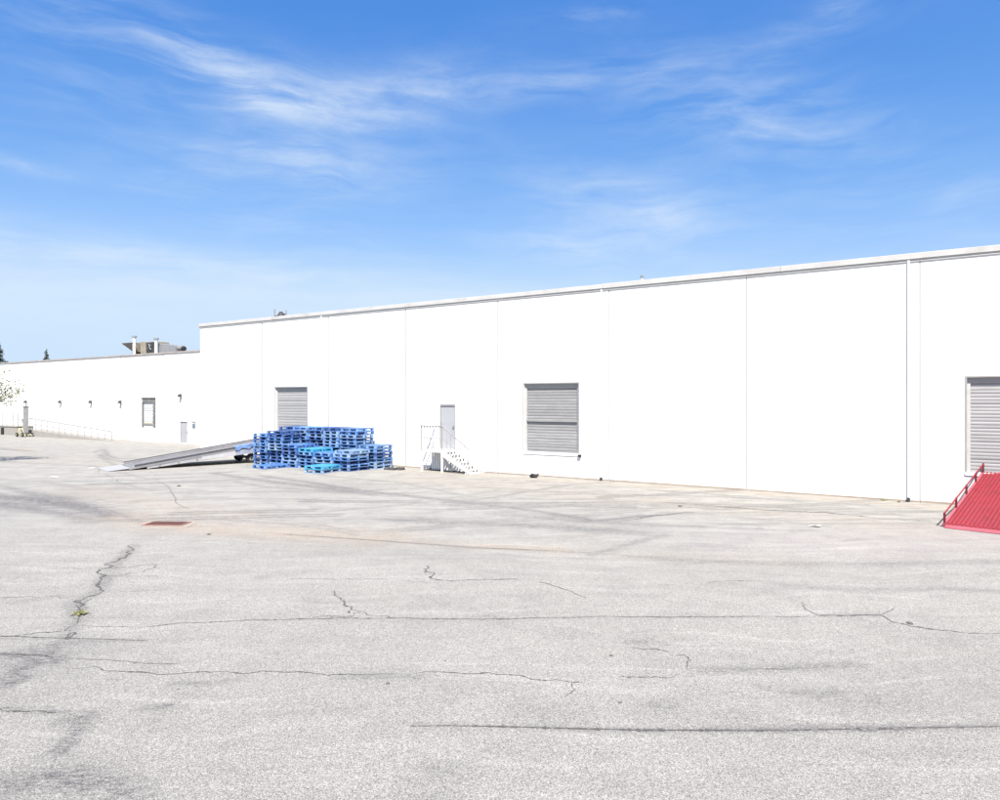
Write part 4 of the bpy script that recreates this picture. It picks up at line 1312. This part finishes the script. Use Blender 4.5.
# (t, n, count, turn in degrees, where the stack stands, level where it shifts, shift, quarter turned)
STACKS = [
    (-9.72, 0.92, 12, 2, 'tall back stack nearest the entry stairs', 7, (0.05, 0.06), 0, {}),
    (-10.74, 0.95, 12, -3, 'tall back stack second from the stairs', 6, (0.02, 0.10), 0, {}),
    (-11.77, 0.93, 12, 2, 'tall back stack third from the stairs', 7, (-0.02, 0.05), 0, {}),
    (-12.80, 0.96, 12, -1, 'tall back stack second from the grey ramp', 6, (0.02, 0.10), 0, {}),
    (-13.83, 0.94, 12, 2, 'tall back stack nearest the grey ramp', 6, (0.0, 0.06), 0, {}),
    (-8.58, 0.95, 7, 4, 'short stack at the right end of the pile', 3, (0.04, 0.05), 0, {}),
    (-8.78, 2.26, 6, -4, 'front stack behind the cyan-topped pair', 3, (0.06, 0.06), 0, {}),
    (-9.88, 2.28, 5, 5, 'low plain front stack between the cyan pallets', 3, (-0.02, 0.08), 0, {}),
    (-10.94, 2.32, 6, -3, 'low front stack with one cyan pallet on top', 4, (0.02, 0.05), 0, {5: 'pallet_cyan'}),
    (-11.98, 2.38, 7, 1, 'front stack in the middle of the pile', 4, (0.05, 0.05), 0, {}),
    (-13.00, 2.24, 11, 2, 'tall front stack left of the middle', 5, (0.02, 0.12), 0, {}),
    (-14.05, 2.30, 10, -2, 'front stack at the left end beside the ramp wheel', 4, (0.03, 0.06), 0, {}),
    (-9.20, 3.52, 2, 7, 'cyan-topped pair lying in front of the pile', 9, (0, 0), 0, {1: 'pallet_cyan'}),
    (-12.55, 3.52, 1, -6, 'lying flat and alone on the asphalt before the pile', 9, (0, 0), 0, {}),
]
for t, n, cnt, turn, where, lev, sh, q, cols in STACKS:
    ox = oy = 0.0
    for k in range(cnt):
        if k == lev:
            ox, oy = sh
        c = cols.get(k, random.choices(['pallet_blue_0', 'pallet_blue_1', 'pallet_blue_2', 'pallet_blue_3', 'pallet_wood'], [8, 8, 6, 5, 0])[0])
        j = 0.0 if k == 0 else 1.0
        p = W(t + 0.10 + ox + j * random.gauss(0, 0.022), n + oy + j * random.gauss(0, 0.022), k * (PH + 0.0015) + 0.002)
        rot = WROT + math.radians(turn + j * random.gauss(0, 1.6))
        colw = {'pallet_cyan': 'bright cyan', 'pallet_wood': 'faded brown'}.get(c, 'blue')
        if cnt == 1:
            lab = 'blue pallet, ' + where
        else:
            lv = 'top' if k == cnt - 1 else ('bottom' if k == 0 else ORD[k] + ' from the bottom')
            lab = '%s pallet, %s, %s' % (colw, lv, where)
        pallet(p, rot, c, lab)

# ------------------------------------------------------------------ drain
dr = thing('drain_grate', 'rusty red-brown rectangular drain grate set in the asphalt', 'drain', (DRAIN.x, DRAIN.y, float(hgt(DRAIN.x, DRAIN.y))), math.radians(-2))
LD, WDn = 0.44, 0.20
MB().box(-LD, LD, -WDn, WDn, -0.02, 0.010).build('pit_shade_plate', 'pit_shade', dr)  # flat dark plate that stands in for the shaded depth under the bars
f_ = MB()
for (a, b, c, e_) in ((-LD - 0.07, LD + 0.07, -WDn - 0.08, -WDn), (-LD - 0.07, LD + 0.07, WDn, WDn + 0.05), (-LD - 0.07, -LD, -WDn, WDn), (LD, LD + 0.07, -WDn, WDn)):
    f_.box(a, b, c, e_, -0.03, 0.024)
f_.build('frame', 'rust_pale', dr, 0.006)
for k in range(11):
    x = -LD + 0.04 + k * (2 * LD - 0.08) / 10
    MB().box(x - 0.026, x + 0.026, -WDn + 0.002, WDn - 0.002, 0.011, 0.034).build('bar', 'rust', dr)
for y in (-0.1, 0.1):
    MB().box(-LD + 0.002, LD - 0.002, y - 0.012, y + 0.012, 0.0105, 0.028).build('cross_bar', 'rust', dr)
MB().box(-LD - 0.22, LD + 0.28, -WDn - 0.22, WDn + 0.15, -0.05, 0.007).build('concrete_collar', 'collar_tan', dr)

# ------------------------------------------------------------------ loose things on the ground


def lump(name, loc, size, m, label, cat, seed, sub=2, group=None, rz=0.0):
    import bmesh
    r = random.Random(seed)
    bm = bmesh.new()
    bmesh.ops.create_icosphere(bm, subdivisions=sub, radius=1.0)
    for v in bm.verts:
        k = 1 + r.uniform(-0.22, 0.22)
        v.co = Vector((v.co.x * size[0] * k, v.co.y * size[1] * k, max(0.0, (v.co.z * 0.5 + 0.45)) * size[2] * k))
    me = bpy.data.meshes.new(name)
    bm.to_mesh(me)
    bm.free()
    me.materials.append(MATS[m])
    o = link(name, me)
    o.location = loc
    o.rotation_euler = (0, 0, rz)
    return tag(o, label, cat, group)


q = G(534, 478.3)
bg_ = lump('black_bag', q, (0.17, 0.11, 0.17), 'black_rubber', 'small black bag on the ground below the middle roller door', 'bag', 3)
MB().tube((0.08, 0, 0.1), (0.19, 0.02, 0.15), 0.04, 0.02, 8).build('knot', 'black_rubber', bg_)
# torn rubber mats beside the pallets
for i, (px, py, sx, lab) in enumerate(((391, 470.2, 0.30, 'crumpled dark rubber strip touching the right end of the pallets'), (400.5, 470.4, 0.14, 'small black scrap just right of the crumpled rubber strip'))):
    p = G(px, py)
    mm = MB()
    r = random.Random(i + 4)
    nseg = 8
    for k in range(nseg):
        xa, xb = -sx + 2 * sx * k / nseg, -sx + 2 * sx * (k + 1) / nseg
        za, zb = 0.05 + 0.04 * math.sin(k * 1.9 + i), 0.05 + 0.04 * math.sin((k + 1) * 1.9 + i)
        mm.hexa([(xa, -0.16, 0.0), (xb, -0.16, 0.0), (xb, 0.16, 0.0), (xa, 0.16, 0.0), (xa, -0.13, za), (xb, -0.13, zb), (xb, 0.13, zb + 0.04), (xa, 0.13, za + 0.04)])
    o = mm.build('rubber_scrap', 'debris')
    o.location = p
    o.rotation_euler = (0, 0, WROT)
    tag(o, lab, 'scrap', 'rubber scraps by the pallets')
for i, (px, py, s, lab) in enumerate([
    (209, 533, 0.05, 'small dark stone on the dusty strip right of the drain grate'),
    (179, 487, 0.08, 'dark pebble on the asphalt between the drain and the grey ramp'),
    (349, 613, 0.035, 'small dark chip beside the forked crack left of centre'),
    (388, 684, 0.03, 'small dark flat chip in the left foreground below the long crack'),
    (178, 690, 0.018, 'tiny black chip in the left foreground near the weed crack'),
    (910, 624, 0.05, 'dark clod lying on the crack in the right foreground'),
    (611, 656, 0.028, 'small dark chip in the middle foreground above the branching crack'),
    (620, 703, 0.025, 'small dark chip in the middle foreground below the branching crack'),
    (445, 661, 0.02, 'tiny dark chip in the centre foreground left of the branching crack'),
    (680, 507, 0.07, 'dark pebble in the wall-side strip under the blank panels'),
    (601, 477, 0.07, 'dark lump at the wall foot under the middle downspout'),
]):
    p = G(px, py)
    p.z = float(hgt(p.x, p.y)) - 0.003
    lump('stone', p, (s, s * 0.7, s * 0.7), 'stone', lab, 'stone', 20 + i, 1, None, i)
# scraps of pale paper by the ramp foot
for i, (px, py, lab) in enumerate([(54, 478, 'scrap of white paper on the dark tyre marks at left'), (92, 469, 'scrap of white paper left of the grey ramp foot'), (815, 527, 'scrap of white paper on the ground left of the red ramp')]):
    p = G(px, py)
    r = random.Random(i + 40)
    mm = MB()
    pts = [(-0.14, -0.09), (0.0, -0.1), (0.14, -0.07), (0.13, 0.09), (0.0, 0.1), (-0.12, 0.08)]
    zz = [r.uniform(0.01, 0.05) for _ in pts]
    v = [(a, b, z) for (a, b), z in zip(pts, zz)]
    mm.quad(v[0], v[1], v[4], v[5])
    mm.quad(v[1], v[2], v[3], v[4])
    o = mm.build('paper_scrap', 'white_paint')
    sol = o.modifiers.new('thick', 'SOLIDIFY')
    sol.thickness = 0.003
    o.location = (p.x, p.y, float(hgt(p.x, p.y)))
    o.rotation_euler = (0, 0, i * 1.3)
    tag(o, lab, 'paper', 'paper scraps')


def weed(px, py, nb, h, spread, label, seed):
    r = random.Random(seed)
    p = G(px, py)
    p.z = float(hgt(p.x, p.y))
    o = thing('weed', label, 'weed', p, 0)
    for k in range(nb):
        an = r.uniform(0, 6.28)
        L = h * r.uniform(0.6, 1.2)
        b = Vector((r.gauss(0, spread * 0.4), r.gauss(0, spread * 0.4), 0))
        dirv = Vector((math.cos(an), math.sin(an), 0))
        side = Vector((-dirv.y, dirv.x, 0)) * (0.007 + 0.006 * r.random())
        mid = b + dirv * spread * 0.35 + Vector((0, 0, L * 0.7))
        tip = b + dirv * spread * r.uniform(0.6, 1.3) + Vector((0, 0, L * r.uniform(0.4, 1.0)))
        m_ = MB()
        m_.quad(b - side, b + side, mid + side * 1.6, mid - side * 1.6)
        m_.quad(mid - side * 1.6, mid + side * 1.6, tip)
        m_.build('blade', 'weed_leaf', o)


weed(79.5, 615.5, 26, 0.06, 0.085, 'small yellow-green weed growing in the long crack at left', 1)
weed(884, 501, 12, 0.07, 0.10, 'dry weed tuft at the wall foot left of the right downspout', 2)
weed(899, 502.5, 7, 0.06, 0.06, 'tiny weed tuft at the wall foot touching the right downspout', 3)

# ------------------------------------------------------------------ trees


def conifer(px, top_y, dist, width_px, label, seed):
    r = random.Random(seed)
    x = (px - 500) * dist / F
    H = CAM_H + (HOR - top_y) * dist / F
    R = width_px * dist / F
    o = thing('conifer_tree', label, 'tree', (x, dist, 0), 0, 'conifers behind the annexe roof')
    MB().tube((0, 0, 0), (0, 0, H * 0.97), 0.28, 0.03, 8).build('trunk', 'bark', o)
    mb = MB()
    z = H * 0.18
    while z < H * 0.985:
        fr = (H - z) / H
        nb = 5 + int(9 * fr ** 0.5)
        for k in range(nb):
            an = r.uniform(0, 6.283)
            L = (0.12 + R * fr * 2.6) * r.uniform(0.55, 1.15)
            d_ = Vector((math.cos(an), math.sin(an), 0))
            sd = Vector((-d_.y, d_.x, 0))
            o0 = Vector((0, 0, z + r.uniform(-0.1, 0.1)))
            droop = r.uniform(0.10, 0.35)
            ns = 5
            for j in range(ns):
                f0, f1 = j / ns, (j + 1) / ns
                a = o0 + d_ * L * f0 + Vector((0, 0, 0.12 * L - droop * L * f0 ** 1.4))
                b = o0 + d_ * L * f1 + Vector((0, 0, 0.12 * L - droop * L * f1 ** 1.4))
                wv_ = 0.30 * L * (1 - 0.7 * f0) * r.uniform(0.5, 1.1)
                for sgn in (-1, 1):
                    tip = a + sd * sgn * wv_ + d_ * L * 0.16 + Vector((0, 0, -0.12 * wv_ - 0.05))
                    mb.quad(a, b, tip)
                mb.quad(a + Vector((0, 0, 0.06)), b, a - Vector((0, 0, 0.14)))
        z += 0.16 + 0.20 * fr
    mb.build('crown', 'conifer', o)


conifer(46.2, 348.4, 112, 6.0, 'small dark pointed conifer showing above the annexe roof', 1)
conifer(-1.5, 341.5, 106, 11.0, 'taller dark conifer at the left edge above the annexe roof', 2)


def pale_tree(px, dist, label):
    r = random.Random(5)
    x = (px - 500) * dist / F
    o = thing('young_tree', label, 'tree', (x, dist, 0))
    tr = MB()
    tr.tube((0, 0, 0), (0.06, 0, 2.4), 0.085, 0.065, 10, False)
    tr.tube((0.06, 0, 2.4), (0.0, 0.05, 3.9), 0.065, 0.04, 10, False)
    tips = []
    for k in range(16):
        an = k * 2.4 + r.uniform(-0.3, 0.3)
        z0_ = 2.4 + 1.4 * (k / 16)
        b = Vector((0.05, 0, z0_))
        L = r.uniform(0.8, 1.5) * (1.15 - 0.4 * k / 16)
        e1 = b + Vector((math.cos(an) * L * 0.6, math.sin(an) * L * 0.6, L * 0.42))
        e2 = e1 + Vector((math.cos(an + 0.3) * L * 0.5, math.sin(an + 0.3) * L * 0.5, L * 0.3))
        tr.tube(b, e1, 0.028, 0.018, 6, False)
        tr.tube(e1, e2, 0.018, 0.006, 6, False)
        tips += [(e1, 0.35), (e2, 0.4), ((e1 + e2) / 2, 0.35)]
    tr.build('trunk', 'bark', o)
    lv = MB()
    for c, s in tips:
        for k in range(40):
            p = c + Vector((r.gauss(0, s * 0.6), r.gauss(0, s * 0.6), r.gauss(0, s * 0.5)))
            a = Vector((r.gauss(0, 1), r.gauss(0, 1), r.gauss(0, 0.7))).normalized() * r.uniform(0.04, 0.075)
            b = a.orthogonal().normalized() * r.uniform(0.02, 0.035)
            lv.quad(p - a, p + b, p + a, p - b)
    lv.build('crown', 'pale_leaf', o)


pale_tree(-19, 33.0, 'sparse pale green young tree at the left edge before the annexe wall')
